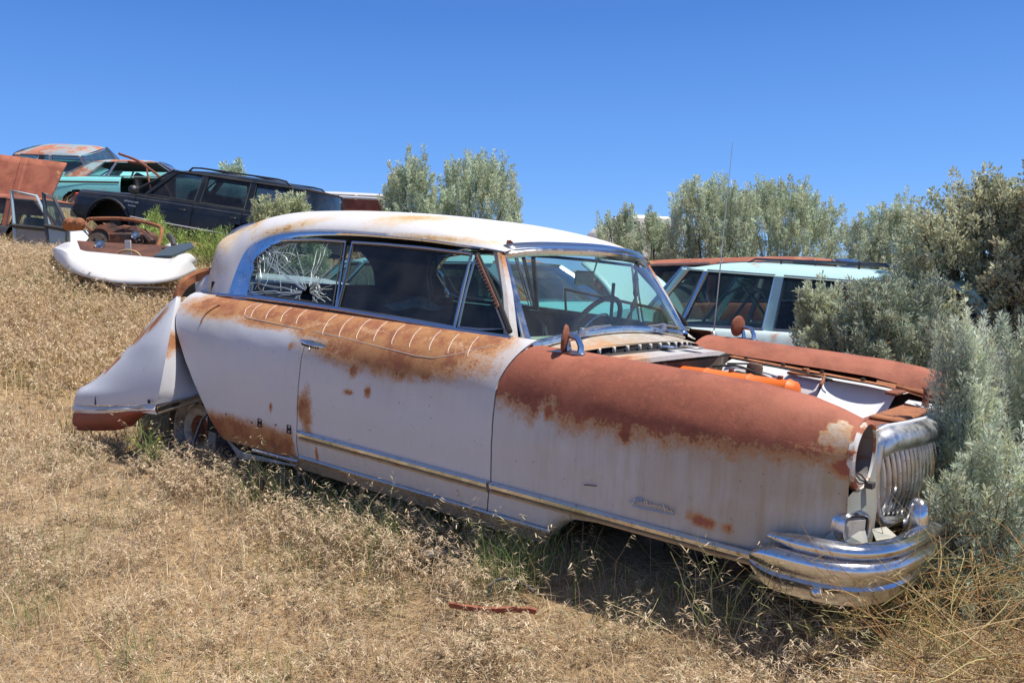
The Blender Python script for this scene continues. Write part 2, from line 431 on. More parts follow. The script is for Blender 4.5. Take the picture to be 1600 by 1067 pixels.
def rust_body(x, y, z):
    if y > 0: return (min(1, max(0, .5 + (z - 1.0) * 4)), .3)
    r = -1
    # shoulder between the ribs
    r = max(r, .62 + (z - 1.035) * 6 if -2.45 < x < -.95 else -1)
    r = max(r, .55 + .6 * blob(x, z, -1.38, .965, .42, .085, .03))
    r = max(r, .52 + .5 * blob(x, z, -1.75, 1.0, .3, .04))
    r = max(r, .5 + .7 * blob(x, z, -2.62, 1.055, .36, .065, .08))
    r = max(r, .5 + .6 * blob(x, z, -2.2, 1.015, .3, .035, .06))
    r = max(r, .45 + .5 * blob(x, z, -.95, 1.05, .12, .05))
    if x < -2.0: 
        d = min(x + 2.75, -2.02 - x, z - .365, .478 - z)
        r = max(r, .55 + d * 8)
    if x > -1.96: r = max(r, .47 + .35 * blob(x, z, -1.90, .60, .03, .1))
    r = max(r, .5 + .5 * spotf(x, z))
    st = .12 + .5 * max(0, blob(x, z, -1.3, .95, .8, .25)) + .5 * max(0, blob(x, z, -2.7, 1.0, .4, .2))
    if z < .5: st += .25
    return (max(0, min(1, r)), min(1, st))

def side_panel(name, secf, x0f, x1f, side, rustf, nx, sub=5, cut=None, rim=.02):
    rows = []; n = None
    cols = [-1] + [i / nx for i in range(nx + 1)] + [2]
    for t in cols:
        tt = min(1, max(0, t)); off = rim if t in (-1, 2) else 0
        row = []
        ref = catmull(secf(lerp(x0f(.8), x1f(.8), tt)), sub)
        for j, p in enumerate(ref):
            x = lerp(x0f(p[1]), x1f(p[1]), tt)
            q = catmull(secf(x), sub)[j] if False else p
            dent = .0035 * math.sin(x * 5.1 + 2 * q[1]) * math.sin(q[1] * 9 + x * 2) + .002 * math.sin(x * 17 + 3 * math.sin(q[1] * 14)) * math.sin(q[1] * 23 + x * 4)
            dent *= max(0, 1 - abs(q[1] - .75) / .25)
            row.append((x, side * (q[0] - off + dent), q[1]))
        rows.append(row)
    mb = MB(); mb.grid(rows)
    if side > 0: mb.f = [f[::-1] for f in mb.f]
    a = [rustf(*v) for v in mb.v]
    return mb.build(name, PAINT, sedan, attr={'rust': [q[0] for q in a], 'stain': [q[1] for q in a]}, angle=60)
def rear_edge(z): return float(np.interp(z, [.34, .52, .62, .87, 1.06, 1.1], [-2.60, -2.73, -2.80, -2.98, -3.09, -3.12]))
gapR = lambda z: float(np.interp(z, [.34, .41, .62, .92, 1.09], [-1.99, -1.985, -1.965, -1.945, -2.0]))
gapF = lambda z: float(np.interp(z, [.34, .40, .52, .7, .91, 1.08], [-.845, -.815, -.79, -.785, -.785, -.735]))
G = .0035
for s in (-1, 1):
    q = side_panel('quarter_panel', body_section, (lambda z: rear_edge(z)) if s < 0 else (lambda z: -4.2), lambda z: gapR(z) - G, s, rust_body, 46)
    d = side_panel('door', body_section, lambda z: gapR(z) + G, lambda z: gapF(z) - G, s, rust_body, 60)
    f = side_panel('front_fender', fender_section, lambda z: gapF(z) + G, lambda z: .555, s, rust_fender, 70, rim=.0)
    if s < 0: NQ, ND, NF = q, d, f
NF['label'] = 'dull red rusted front fender, near side'

# stamped ribs on the shoulder, near side: thin pale pipings lying on the sheet metal
def on_side(x, z, off=.002, s=-1): return (x, s * (side_w(z) + off), z + off * .6)
for (pts, par) in (([(410,472),(432.6,475),(456,479),(480,482.5)], NQ), ([(527.5,492),(553,495.5),(579.5,499),(606,502.6),(634,507),(662,512),(692.6,516.6),(722,521.5),(752.7,526)], ND)):
    m = MB()
    for p in pts:
        x, z = U(p[0], p[1], -.82)
        xb, zb = U(p[0] - 21, p[1] + (24 if par is NQ else 31), -.93)
        zz = min(z, 1.074)
        cs = []
        for k in range(7):
            t = k / 6; cs.append(on_side(lerp(x, xb, t ** 1.6), lerp(zz, zb, t)))
        m.tube(cs, .0014, 5)
    if par is NQ:
        cs = [on_side(*p) for p in [(-2.50,1.075),(-2.525,1.06),(-2.52,1.04),(-2.49,1.015),(-2.44,1.004),(-2.3,1.0),(-2.0,.993)]]
    else:
        cs = [on_side(*p) for p in [(-1.93,.992),(-1.7,.985),(-1.45,.972),(-1.25,.962),(-1.15,.965),(-1.05,.99),(-.97,1.02),(-.90,1.045)]]
    m.tube(cs, .0014, 5)
    m.build('shoulder_ribs', WHITE, par)
# body-side trim strip (chrome above, tan below) and fluted sill moulding
def strip(x0, x1, z0, z1, name, m, par, s=-1, out=.012, n=30, zf=None):
    mb = MB(); rows = []
    for i in range(n + 1):
        x = lerp(x0, x1, i / n); dz = zf(x) if zf else 0
        w0, w1 = side_w(z0 + dz), side_w(z1 + dz)
        rows.append([(x, s * w0, z0 + dz), (x, s * (w0 + out), z0 + .003 + dz), (x, s * (w1 + out * 1.1), lerp(z0, z1, .6) + dz), (x, s * (w1 + out * .5), z1 - .002 + dz), (x, s * w1, z1 + dz)])
    mb.grid(rows)
    return mb.build(name, m, par, angle=30)
TAN = mat('tarnished_trim', (.42, .36, .28), .38, .7, (14, (.30, .17, .09), .5, .72))
for s, D_, F_ in ((-1, ND, NF),):
    for (a, b, p) in ((-1.955, -.80, D_), (-.785, .40, F_)):
        strip(a, b, .494, .523, 'chrome_strip', CHROME, p, s, .016)
        strip(a, b, .473, .492, 'lower_trim', TAN, p, s, .010)
ms = MB()
for k in range(6):
    z = .335 + k * .009
    ms.tube([(-2.45 + .01 * i, 0, 0) for i in range(0)] or [(-2.05, -(.93 + .002 * k), z - .004), (-1.2, -(.935 + .002 * k), z - .004), (-.52, -(.935 + .002 * k), z - .004)], .0048, 6)
ms.build('sill_moulding', TAN, sedan)
MB().tube([(-2.35, -.93, .345), (-1.98, -.945, .36)], .01, 6).tube([(-1.97, -.945, .384), (-.5, -.95, .384)], .009, 6).build('sill_trim', CHROME, sedan)
# torn sill end under the quarter
mq = MB()
for k in range(5): mq.tube([(-2.62 + .02 * k, -.90, .35 - .012 * k), (-2.45, -.93, .318 - .010 * k), (-2.3, -.94, .325 - .004 * k), (-2.0, -.935, .335)], .005, 5)
mq.build('bent_sill_end', TAN, sedan)
# trim clips on the bare quarter
for px, py in ((405, 661), (451, 671)):
    x, z = U(px, py, -.97)
    m = MB(); hw = .013; y = -side_w(z) - .003
    m.tube([(x - hw, y, z + .02), (x - hw, y, z - .018), (x + hw, y, z - .018), (x + hw, y, z + .02), (x - hw, y, z + .02)], .0028, 4)
    m.tube([(x - .004, y, z + .01), (x - .004, y, z - .006), (x + .005, y, z - .004), (x + .005, y, z + .009)], .0022, 4)
    m.build('trim_clip', DARK, NQ)
for px, py in ((352, 647), (430, 664), (392, 660)):
    x, z = U(px, py, -.97); MB().disc((x, -side_w(z) + .001, z), (0, -1, 0), .005, .003, 8).build('rivet_hole', DARK, NQ)
# door handle with lock
x0, z0 = U(473, 532, -.98); x1, z1 = U(512, 542, -.98)
rows = []
for i in range(15):
    t = i / 14; x = lerp(x0, x1, t); h = .017 * math.sin(PI * min(1, t * .8 + .14)) ** .6; zc = lerp(z0, z1, t) - .003
    rows.append([(x, -.985 - (.034 * math.cos(a) * math.sin(PI * (t * .8 + .1)) + .0), zc + h * math.sin(a)) for a in np.linspace(-1.5, 1.5, 9)])
h = MB().grid(rows).build('door_handle', CHROME, ND)
m = MB()
for i in range(10):
    t = .15 + .65 * i / 9; x = lerp(x0, x1, t); m.box((x, -.985 - .030 * math.sin(PI * (t * .8 + .1)), lerp(z0, z1, t) - .010), (.003, .006, .011))
m.build('handle_grooves', DARK, h, smooth=False)
x, z = U(482, 546, -.985)
MB().disc((x, -.984, z), (0, -1, 0), .009, .006, 16, [(.001, .006), (.006, .007), (.009, .003), (.009, -.004)]).build('door_lock', CHROME, ND)

# ---- script badge on the fender: "Nash"-style handwriting traced from the photo
BAD = [(984,782),(990,785)],[(993,778),(990,786),(985,790)],[(990,783),(997,781),(1000,784)],[(994,779),(1001,780),(1004,786),(1008,787),(1008,783),(1011,783),(1012,789),(1016,790),(1016,786),(1019,790),(1022,788),(1024,792),(1027,789),(1029,794),(1032,790),(1034,795),(1037,792),(1039,797),(1043,793),(1043,798),(1047,799),(1048,796),(1051,801)],[(989,790),(1010,795),(1035,800),(1053,803)],[(1036,788),(1041,800)],[(998,780),(1003,779)]
m = MB()
for st in BAD:
    m.tube([(lambda q: (q[0], -.984, q[1]))(U(px, py, -.984)) for px, py in st], .0026, 5)
m.build('script_badge', OLDCHROME, NF)
m = MB()
for a_, b_ in (((912, 757), (932, 759)),):
    p, q = U(*a_, -.986), U(*b_, -.986); m.tube([(p[0], -.986, p[1]), (q[0], -.986, q[1])], .0022, 4)
m.build('scratch', DARKMETAL, NF)

# ---- headlamp opening, ring and bucket; fender nose below it
for s in (-1, 1):
    cy, cz = s * .803, .862
    def ring_pt(a, r): return (.556 + .004 * math.sin(a), cy + s * r * math.cos(a), cz + r * 1.0 * math.sin(a))
    m = MB(); rows = []
    for k in range(33):
        a = 2 * PI * k / 32
        rr = .112 + .003 * math.sin(3 * a + 1)
        rows.append([(.545, cy + s * (rr + .004) * math.cos(a), cz + (rr + .002) * math.sin(a)), (.562, cy + s * (rr + .002) * math.cos(a), cz + rr * math.sin(a)), (.568, cy + s * (rr - .008) * math.cos(a), cz + (rr - .008) * math.sin(a)), (.560, cy + s * (rr - .012) * math.cos(a), cz + (rr - .012) * math.sin(a))])
    m.grid(rows); 
    rg = m.build('headlight_ring', paint('rusty_ring_paint', (.58, .57, .56), big=14, rustamt=.40), sedan)
    m = MB(); rows = []
    for (r, x) in ((.103, .559), (.101, .53), (.098, .50), (.093, .48), (.088, .46), (.07, .42), (.04, .39), (.002, .385)):
        rows.append([(x, cy + s * r * math.cos(2 * PI * k / 28), cz + r * math.sin(2 * PI * k / 28)) for k in range(28)])
    m.grid(rows, True); bk = m.build('headlight_socket', mat('grey_rusty_bucket', (.20, .19, .19), .5, .3, (9, (.20, .08, .04), .45, .6)), sedan)
    m = MB()
    for ph in (0, 1.4, 2.6):
        m.tube([(.42, cy + .02 * math.cos(ph), cz - .03), (.50, cy + s * -.02, cz - .05 + .02 * math.sin(ph)), (.56, cy - .02 * ph * .3, cz - .06 - .01 * ph), (.585, cy + .01 * ph, cz - .085)], .003, 5)
    m.box((.585, cy + .015, cz - .09), (.025, .035, .018)); m.build('wire', RUBBER, bk)
    # apron: from under/inside the ring to the grille shell
    pr = [[(.555, .888, .47), (.565, .86, .47), (.575, .80, .47), (.575, .72, .46), (.57, .66, .45)], [(.554, .886, .60), (.572, .855, .60), (.590, .80, .60), (.59, .72, .60), (.58, .66, .60)], [(.555, .890, .68), (.566, .86, .68), (.585, .80, .67), (.59, .72, .67), (.58, .655, .67)], [(.555, .905, .745), (.56, .87, .76), (.568, .80, .755), (.57, .74, .765), (.565, .65, .77)],
          [(.555, .915, .82), (.556, .905, .82), (.55, .895, .8), (.55, .705, .80), (.555, .65, .83)]]
    m = MB().grid([[(x, s * y, z) for (x, y, z) in r] for r in pr[:4]])
    m.grid([[(x, s * y, z) for (x, y, z) in r] for r in [[(.57, .745, .765), (.565, .65, .77)], [(.562, .70, .80), (.56, .64, .82)], [(.560, .69, .87), (.555, .63, .88)], [(.556, .70, .925), (.55, .62, .925)]]])
    m.build('nose_apron', mat('dusty_apron', (.24, .25, .22), .6, 0, (12, (.28, .2, .13), .45, .75)), sedan)
    # parking lamp pod
    rows = []
    for (x, r) in ((.42, .6), (.46, .86), (.50, .97), (.545, 1.0), (.575, .93), (.590, .80), (.588, .72), (.575, .68)):
        rr = []
        for k in range(24):
            a = 2 * PI * k / 24; c_, s_ = math.cos(a), math.sin(a)
            rr.append((x, s * .835 + s * .070 * r * math.copysign(abs(c_) ** .6, c_), .665 + .055 * r * math.copysign(abs(s_) ** .6, s_)))
        rows.append(rr)
    m = MB().grid(rows, True)
    PR = Matrix.Translation((.53, s * .835, .655)) @ Matrix.Rotation(s * .5, 4, 'Z') @ Matrix.Translation((-.53, -s * .835, -.675))
    m.v = [tuple(PR @ Vector(q)) for q in m.v]; pod = m.build('parking_lamp_pod', CHROME, sedan)
    m = MB().box((.578, s * .835, .665), (.02, .082, .066), bev=.008); m.v = [tuple(PR @ Vector(q)) for q in m.v]; m.build('lamp_recess', mat('lamp_recess_paint', (.42, .38, .33), .5, 0, (30, (.2, .13, .1), .5, .7)), pod)
    # pale splash plate below pod
    MB().poly([(.50, s * .93, .605), (.62, s * .86, .60), (.60, s * .84, .64), (.53, s * .90, .645)], (0, 0, -.003)).poly([(.62, s * .78, .60), (.66, s * .68, .60), (.62, s * .68, .625), (.60, s * .77, .63)], (0, 0, -.003)).build('splash_plate', mat('cream_plate', (.36, .35, .29), .6), sedan, smooth=False)

# ---- front bumper: two wrapped bars and a valance
def wrap(z, out=0.0, ext=.30):
    P = [(.30, .985), (.45, .988), (.55, .97), (.615, .925), (.658, .85), (.683, .74), (.705, .5), (.718, .25), (.722, 0)]
    P = [(x, -(y + out * (1 if x < .60 else .5))) for x, y in P]
    P = [(x + out * (0 if abs(y) > .96 else 1), y) for x, y in P]
    P = P + [(x, -y) for x, y in P[-2::-1]]
    return catmull([(x, y, z) for x, y in P], 5)
def bar(profile, name, m, z0, i0=0, i1=None, taper=True):
    path = wrap(z0)[i0:i1]; rows = []
    for i, p in enumerate(path):
        a = path[max(i - 1, 0)]; b = path[min(i + 1, len(path) - 1)]
        t = Vector(b - a).normalized(); nrm = Vector((-t.y, t.x, 0)); nrm = -nrm if nrm.x < 0 and abs(p[1]) < .93 or (abs(p[1]) >= .93 and nrm.y * p[1] < 0) else nrm
        k = 1
        if taper: k = min(1, .35 + min(i, len(path) - 1 - i) / 4)
        rows.append([(p[0] + nrm.x * o * k, p[1] + nrm.y * o * k, p[2] + h * k + .03 * math.exp(-((p[1]) / .5) ** 2) * 0) for (o, h) in profile])
    mb = MB().grid(rows); return mb.build(name, m, sedan, angle=50)
cap = lambda r, h, n=9: [(r * math.cos(a), h * math.sin(a)) for a in np.linspace(-PI * .62, PI * .62, n)]
UPB = bar(cap(.038, .026), 'bumper_upper_bar', CHROME, .594, 2, -2)
LOB = bar([(-.01, -.085), (.006, -.082), (.010, -.05), (.022, -.038), (.03, -.028), (.022, -.018), (.028, -.005), (.044, .015), (.05, .035), (.040, .055), (.018, .064), (-.02, .062)], 'bumper', CHROME, .508, 0)
VAL = bar([(-.03, -.035), (-.012, -.03), (.0, -.012), (.008, .01)], 'bumper_valance', OLDCHROME, .448, 0)
MB().disc((.52, -1.0, .458), (.2, -1, 0), .018, .01, 14, [(.001, .014), (.012, .011), (.018, .003), (.018, -.01)]).build('bumper_bolt', CHROME, sedan)
MB().disc((.43, -1.01, .54), (.1, -1, 0), .012, .01, 12, [(.001, .01), (.009, .008), (.012, 0)]).build('bumper_bolt', RUST, sedan)
MB().box((.50, 0, .54), (.12, 1.6, .12)).build('bumper_beam', DARKMETAL, sedan)
for s in (-1, 1):
    rows = []
    for (z, r) in ((.46, .8), (.50, 1), (.58, 1), (.64, .95), (.675, .8), (.695, .45), (.70, .05)):
        rows.append([(.672 + .042 * r * math.copysign(abs(math.cos(a)) ** .7, math.cos(a)), s * .50 + .046 * r * math.copysign(abs(math.sin(a)) ** .7, math.sin(a)), z) for a in np.linspace(0, 2 * PI, 22, endpoint=False)])
    MB().grid(rows, True).build('bumper_guard', CHROME, sedan)

# ---- grille: chrome shell, top bar, ribs
def gx(y): return .625 - .075 * (abs(y) / .62) ** 2.2
m = MB(); rows = []
ys = np.linspace(-.63, .63, 41)
for y in ys:
    e = abs(y) / .63
    zt = .918 - .03 * max(0, e - .82) / .18
    rows.append([(gx(y) - .05, y, zt + .008), (gx(y) - .02, y, zt + .006), (gx(y) + .006, y, zt - .006), (gx(y) + .022, y, zt - .03), (gx(y) + .022, y, zt - .055), (gx(y) + .005, y, zt - .078), (gx(y) - .02, y, zt - .088)])
m.grid(rows)
gr = m.build('grille', OLDCHROME, sedan)
m = MB().tube([(gx(y) - .03, y, .925 - .03 * max(0, abs(y) / .63 - .82) / .18) for y in ys], .006, 5); m.build('grille_edge', BARE, gr)
for s in (-1, 1):
    pts = catmull([(gx(.60), s * .62, .875), (gx(.62) + .005, s * .632, .80), (gx(.6) + .004, s * .628, .70), (gx(.58) + .01, s * .605, .63), (gx(.5) + .012, s * .54, .605), (gx(.3) + .015, s * .3, .595), (gx(0) + .015, 0, .59)], 4)
    MB().tube(pts, .019, 10).build('grille_surround', OLDCHROME, gr)
for i in range(35):
    y = -.595 + i * .035
    pts = []
    for k in range(11):
        t = k / 10; z = lerp(.845, .61, t); pts.append((gx(y) - .008 + .030 * math.sin(PI * (t * .8 + .1)) - .01, y * (1 - .05 * t), z))
    m = MB(); m.tube(pts, .0095, 8, up=(0, 1, 0), flat=1.5); m.build('grille_bar', OLDCHROME, gr)
m = MB().grid([[(gx(y) - .055, y, z) for y in ys] for z in (.60, .72, .86)]); m.build('grille_backing', DARK, gr)
MB().box((.56, 0, .55), (.08, 1.24, .08)).build('lower_pan', DARKMETAL, sedan)

# ---- engine bay
m = MB().grid([[(lerp(-.5, .5, i / 12), y, .955 - .0 if 0 else np.interp(lerp(-.5, .5, i / 12), [-.5, .27, .5], [.985, .945, .905])) for y in (.52, .555, .59)] for i in range(13)])
m.v = [(x, y, z) for x, y, z in m.v]; m.build('fender_gutter', ORANGERUST, sedan)
m = MB().grid([[(lerp(-.5, .5, i / 12), y, np.interp(lerp(-.5, .5, i / 12), [-.5, .27, .5], [.985, .945, .905])) for y in (-.59, -.555, -.52)] for i in range(13)])
m.build('fender_gutter', ORANGERUST, sedan)
for i in range(5):
    x = -.42 + i * .19; MB().disc((x, .55, np.interp(x, [-.5, .27, .5], [.985, .945, .905])), (0, 0, 1), .010, .012, 10).build('fender_bolt', DARKMETAL, sedan)
# far inner fender (white, rusty seams): splash wall with the bulged panel further forward
m = MB()
m.grid([[(x, .52, z), (x, .47, z - .01), (x, .42, z - .03), (x, .36, z - .14), (x, .30, .5)] for x, z in ((-.48, .975), (-.3, .965), (-.1, .955), (.0, .95))])
m.build('inner_fender', BARE, sedan)
m = MB(); rows = []
for i in range(15):
    a = PI * i / 14
    cx, cy = .17, .44; r = .16
    rows.append([(cx - r * math.cos(a) * q, cy + .10 * math.sin(a) * q, z) for q, z in ((1.06, .935), (1.0, .93))] + [(cx - r * math.cos(a) * q, cy + .10 * math.sin(a) * q - (.93 - z) * 1.6, z) for q, z in ((.97, .85), (.90, .76), (.80, .66))])
m.grid(rows); m.build('inner_fender_bulge', mat('plain_inner_white', (.66, .67, .69), .5, 0, (6, (.5, .47, .43), .55, .8)), sedan)
m = MB().grid([[(x, y, z) for y in (.44, .535)] for x, z in ((.0, .95), (.2, .943), (.36, .93))]); m.build('fender_ledge', BARE, sedan)
m = MB().grid([[(x, -.50, .93), (x, -.46, .88), (x, -.44, .5)] for x in (-.5, 0, .36)]); m.build('inner_fender', BARE, sedan)
m = MB().grid([[(-.5, y, z) for y in np.linspace(-.56, .56, 9)] for z in (.42, .6, .8, .99)]); m.build('firewall', mat('rusty_firewall', (.10, .06, .04), .8, 0, (8, (.35, .33, .3), .55, .75)), sedan)
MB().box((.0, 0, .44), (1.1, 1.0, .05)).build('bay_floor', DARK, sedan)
eb = MB().box((-.22, .0, .72), (.62, .26, .36), bev=.03).box((-.22, -.12, .62), (.5, .14, .2), bev=.02).build('engine_block', ORANGE, sedan, angle=30)
prof = [(-.50, .045), (-.35, .050), (-.345, .054), (-.33, .050), (-.15, .050), (-.145, .055), (-.13, .050), (.02, .050), (.03, .056), (.045, .050), (.062, .047), (.070, .036), (.073, .002)]
rows = []
for x, r in prof:
    rows.append([(x - .01, -.03 + r * 1.05 * math.cos(a), .925 + r * math.sin(a)) for a in np.linspace(0, 2 * PI, 24, endpoint=False)])
MB().grid(rows, True).build('valve_cover', ORANGE, eb)
for x in (-.24, -.02): MB().disc((x, -.03, .972), (0, 0, 1), .012, .016, 10).build('cover_bolt', RUST, eb)
m = MB().tube([(-.47, -.2, .93), (-.38, -.12, .955), (-.3, -.05, .93)], .012, 8).tube([(-.45, .2, .9), (-.3, .18, .95), (-.12, .16, .93)], .011, 8); m.build('hose', RUBBER, sedan)
m = MB().disc((-.38, .13, .84), (0, 0, 1), .085, .09, 24, [(.001, .1), (.05, .1), (.085, .08), (.085, 0)]); m.build('air_cleaner', mat('grey_cleaner', (.33, .35, .36), .5, 0, (20, (.15, .12, .1), .5, .7)), sedan)
GRIME = mat('bay_grime', (.07, .045, .035), .8, 0, (20, (.25, .11, .05), .45, .65), bump=.3)
MB().disc((-.30, .36, .90), (.1, 0, 1), 1, 1, 18, [(.001, .09), (.03, .085), (.038, .07), (.038, -.05), (.001, -.05)]).build('ignition_coil', GRIME, sedan)
MB().tube(catmull([(-.48, .30, .95), (-.35, .28, .97), (-.22, .22, .955), (-.1, .1, .95)], 4), .006, 6).build('wire', RUBBER, sedan)
MB().tube(catmull([(-.46, .42, .96), (-.28, .44, .975), (-.05, .40, .965), (.05, .43, .95)], 4), .005, 6).build('wire', RUBBER, sedan)
MB().box((-.08, .44, .955), (.16, .05, .012), bev=.004).box((-.08, .44, .97), (.03, .03, .03), bev=.004).build('bay_bracket', ORANGERUST, sedan)
MB().box((.33, .42, .935), (.05, .16, .014), bev=.004).build('bay_bracket', RUST, sedan)
MB().tube([(.0, .47, .955), (.02, .40, .95), (.03, .34, .93)], .008, 6).build('bay_strut', ORANGERUST, sedan)
# radiator support: rusty flat panel, raised pad, brackets, latch peg
m = MB().box((.47, 0, .885), (.18, 1.08, .02), bev=.004); m.build('radiator_support', RUST, sedan)
MB().box((.465, .02, .903), (.12, .50, .014), bev=.006).build('support_pad', ORANGERUST, sedan)
MB().poly([(.42, .22, .918), (.54, .22, .905), (.53, .40, .905), (.40, .36, .915)], (0, 0, .003)).build('torn_plate', BARE, sedan, smooth=False)
m = MB().tube([(.49, .26, .90), (.49, .26, .955), (.485, .26, .985)], [.017, .011, .009], 8).tube([(.47, .29, .985), (.50, .23, .985)], .008, 6); m.build('hood_latch', RUST, sedan)
MB().box((.37, .0, .70), (.03, .80, .36), bev=.01).build('radiator', DARKMETAL, sedan)
MB().tube([(.375, -.40, .865), (.375, .42, .865)], .02, 8).build('radiator_tank', RUST, sedan)
for y in (-.3, -.08, .15, .34): MB().disc((.545, y, .893), (0, 0, 1), .008, .010, 8).build('support_bolt', DARKMETAL, sedan)
# curved rusty brace arcing into each fender nose
for s in (-1, 1):
    m = MB().tube([(.30, s * .545, .948), (.42, s * .55, .93), (.50, s * .60, .925), (.54, s * .66, .93)], .014, 6); m.build('fender_brace', ORANGERUST, sedan)
    MB().grid([[(x, s * (.545 + .05 * max(0, (x - .3) / .24) ** 2), .94 - .05 * max(0, (x - .2))), (x, s * .585, .95 - .07 * max(0, x - .2)), (x, s * (.60 + .05 * max(0, (x - .3) / .24) ** 2), .958 - .08 * max(0, x - .2))] for x in np.linspace(.2, .54, 8)]).build('nose_return', ORANGERUST, sedan)

# ---- cowl, vent with teeth, rear stub of the hood
def cowlz(x, y): return 1.085 - .035 * (y / .7) ** 2 - max(0, x + .86) * .16 - .02 * (abs(y) / .7) ** 6
def arcx(x, y): return x - .04 * (1 - (y / .62) ** 2) * 0
m = MB(); rows = []
for i in range(7):
    t = i / 6
    rows.append([(lerp(-.90 + .06 * (1 - (abs(y) / .72) ** 2) * 0, -.655 - .06 * (y / .6) ** 2 * (abs(y) < .7), t), y, cowlz(lerp(-.90, -.655, t), y) ) for y in np.linspace(-.70, .70, 33)])
m.grid(rows)
ca = [(max(0, min(1, .34 + .35 * blob(x, y, -.72, -.45, .16, .35) + .25 * blob(x, y, -.68, .3, .12, .4))), 1.0) for x, y, z in m.v]
cowl = m.build('cowl', PAINT, sedan, attr={'rust': [q[0] for q in ca], 'stain': [q[1] for q in ca]})
def va(y): return -.655 - .10 * (y / .6) ** 2
m = MB().grid([[(va(y) + o, y, cowlz(-.655, y) - d) for y in np.linspace(-.60, .60, 33)] for o, d in ((-.004, -.004), (.012, .042), (.080, .040), (.084, .020))]); m.build('cowl_vent', DARK, cowl)
for i in range(12):
    y = -.50 + i * .092
    MB().box((va(y) + .016, y, cowlz(-.655, y) - .012), (.016, .014, .026), bev=.004).build('vent_tooth', WHITE, cowl)
m = MB().tube([(va(y) + .078, y, cowlz(-.655, y) - .022) for y in np.linspace(-.58, .58, 30)], .007, 6); m.build('vent_gasket', RUBBER, cowl)
m = MB(); rows = []
for i in range(6):
    t = i / 5
    rows.append([(lerp(va(y) + .084, -.46 - .09 * (y / .6) ** 2, t), y, cowlz(-.60, y) - .014 - .002 * t) for y in np.linspace(-.56, .56, 25)])
rows.append([(p[0] + .003, p[1], p[2] - .02) for p in rows[-1]])
rows.append([(p[0] - .04, p[1], p[2] - .006) for p in rows[-1]])
m.grid(rows)
ca = [(max(0, min(1, .28 + .4 * blob(x, y, -.55, -.45, .1, .25))), .5) for x, y, z in m.v]
m.build('hood_stub', PAINT, sedan, attr={'rust': [q[0] for q in ca], 'stain': [q[1] for q in ca]})
MB().box((-.55, -.03, cowlz(-.6, 0) + .004), (.06, .07, .004)).build('blue_sticker', mat('blue_label', (.05, .09, .2), .6, 0, (60, (.4, .45, .5), .5, .6)), sedan)
MB().box((-.50, .10, cowlz(-.6, 0) + .004), (.09, .08, .008), bev=.003).build('stub_catch', mat('dull_metal', (.35, .34, .32), .5, .6, (20, (.3, .15, .08), .5, .7)), sedan)
m = MB().grid([[(-.86, s * .0 + y, 1.0) for y in (-.9, .9)], [(-.45, y, .99) for y in (-.6, .6)]])
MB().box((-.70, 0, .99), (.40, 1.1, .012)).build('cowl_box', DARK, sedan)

# ---- roof shell with rear pillars
ST = [((-1.06,.632,1.425),(-1.0,.52,1.462),(-.955,0,1.462)), ((-1.12,.64,1.432),(-1.09,.55,1.495),(-1.03,0,1.503)), ((-1.25,.655,1.442),(-1.22,.565,1.535),(-1.2,0,1.54)), ((-1.5,.662,1.457),(-1.5,.575,1.578),(-1.5,0,1.576)), ((-1.8,.666,1.464),(-1.8,.58,1.598),(-1.8,0,1.593)),
 ((-2.1,.668,1.466),(-2.13,.585,1.603),(-2.15,0,1.600)), ((-2.35,.672,1.456),(-2.4,.59,1.60),(-2.5,0,1.596)), ((-2.55,.682,1.43),(-2.68,.61,1.583),(-2.9,0,1.58)), ((-2.68,.70,1.385),(-2.9,.64,1.535),(-3.2,0,1.55)),
 ((-2.755,.72,1.33),(-3.03,.665,1.475),(-3.42,0,1.50)), ((-2.785,.745,1.24),(-3.09,.71,1.38),(-3.24,.50,1.40)), ((-2.79,.77,1.16),(-3.12,.735,1.22),(-3.17,.63,1.25)), ((-2.79,.792,1.080),(-3.12,.755,1.08),(-3.17,.65,1.08))]
Es = catmull([a for a, b, c in ST], 5); Ks = catmull([b for a, b, c in ST], 5); Ss = catmull([c for a, b, c in ST], 5)
m = MB(); rows = []
for e, k, q in zip(Es, Ks, Ss):
    half = [(1 - t) ** 2 * e + 2 * t * (1 - t) * (k * .92 + .08 * (e + q) / 2 + (k - (e + q) / 2) * .22) + t * t * q for t in np.linspace(0, 1, 22)]
    half = [np.array((e[0], e[1] - .012, e[2] - .012))] + half
    rows.append(half)
RFROWS = rows
m.grid(rows); n0 = len(m.v)
m.grid([[(p[0], -p[1], p[2]) for p in r] for r in rows])
m.f = [f if i < len(m.f) // 2 else f[::-1] for i, f in enumerate(m.f)]
def rust_roof(x, y, z):
    r = 0
    dr = x + 3.12 + .35 * (1.6 - z)
    if y < 0:
        r = max(r, .38 + .4 * blob(x, z, -3.02, 1.53, .28, .05, -.3))
        r = max(r, .36 + .36 * blob(x, y, -1.73, -.50, .22, .10, .5))
        r = max(r, .42 + .3 * blob(x, z, -1.45, 1.462, .3, .014))
        r = max(r, .36 + .3 * blob(x, z, -2.5, 1.47, .25, .03, .25))
        
    r = max(r, .42 + .5 * blob(x, y, -1.02, .45, .14, .06, .5), .40 + .5 * blob(x, y, -1.15, .5, .1, .1))
    r = max(r, .35 + .4 * blob(x, y, -3.1, -.3, .25, .5))
    return (max(0, min(1, r)), .22)
ra = [rust_roof(*v) for v in m.v]
roof = m.build('roof', ROOFP, sedan, attr={'rust': [q[0] for q in ra], 'stain': [q[1] for q in ra]}, angle=70)
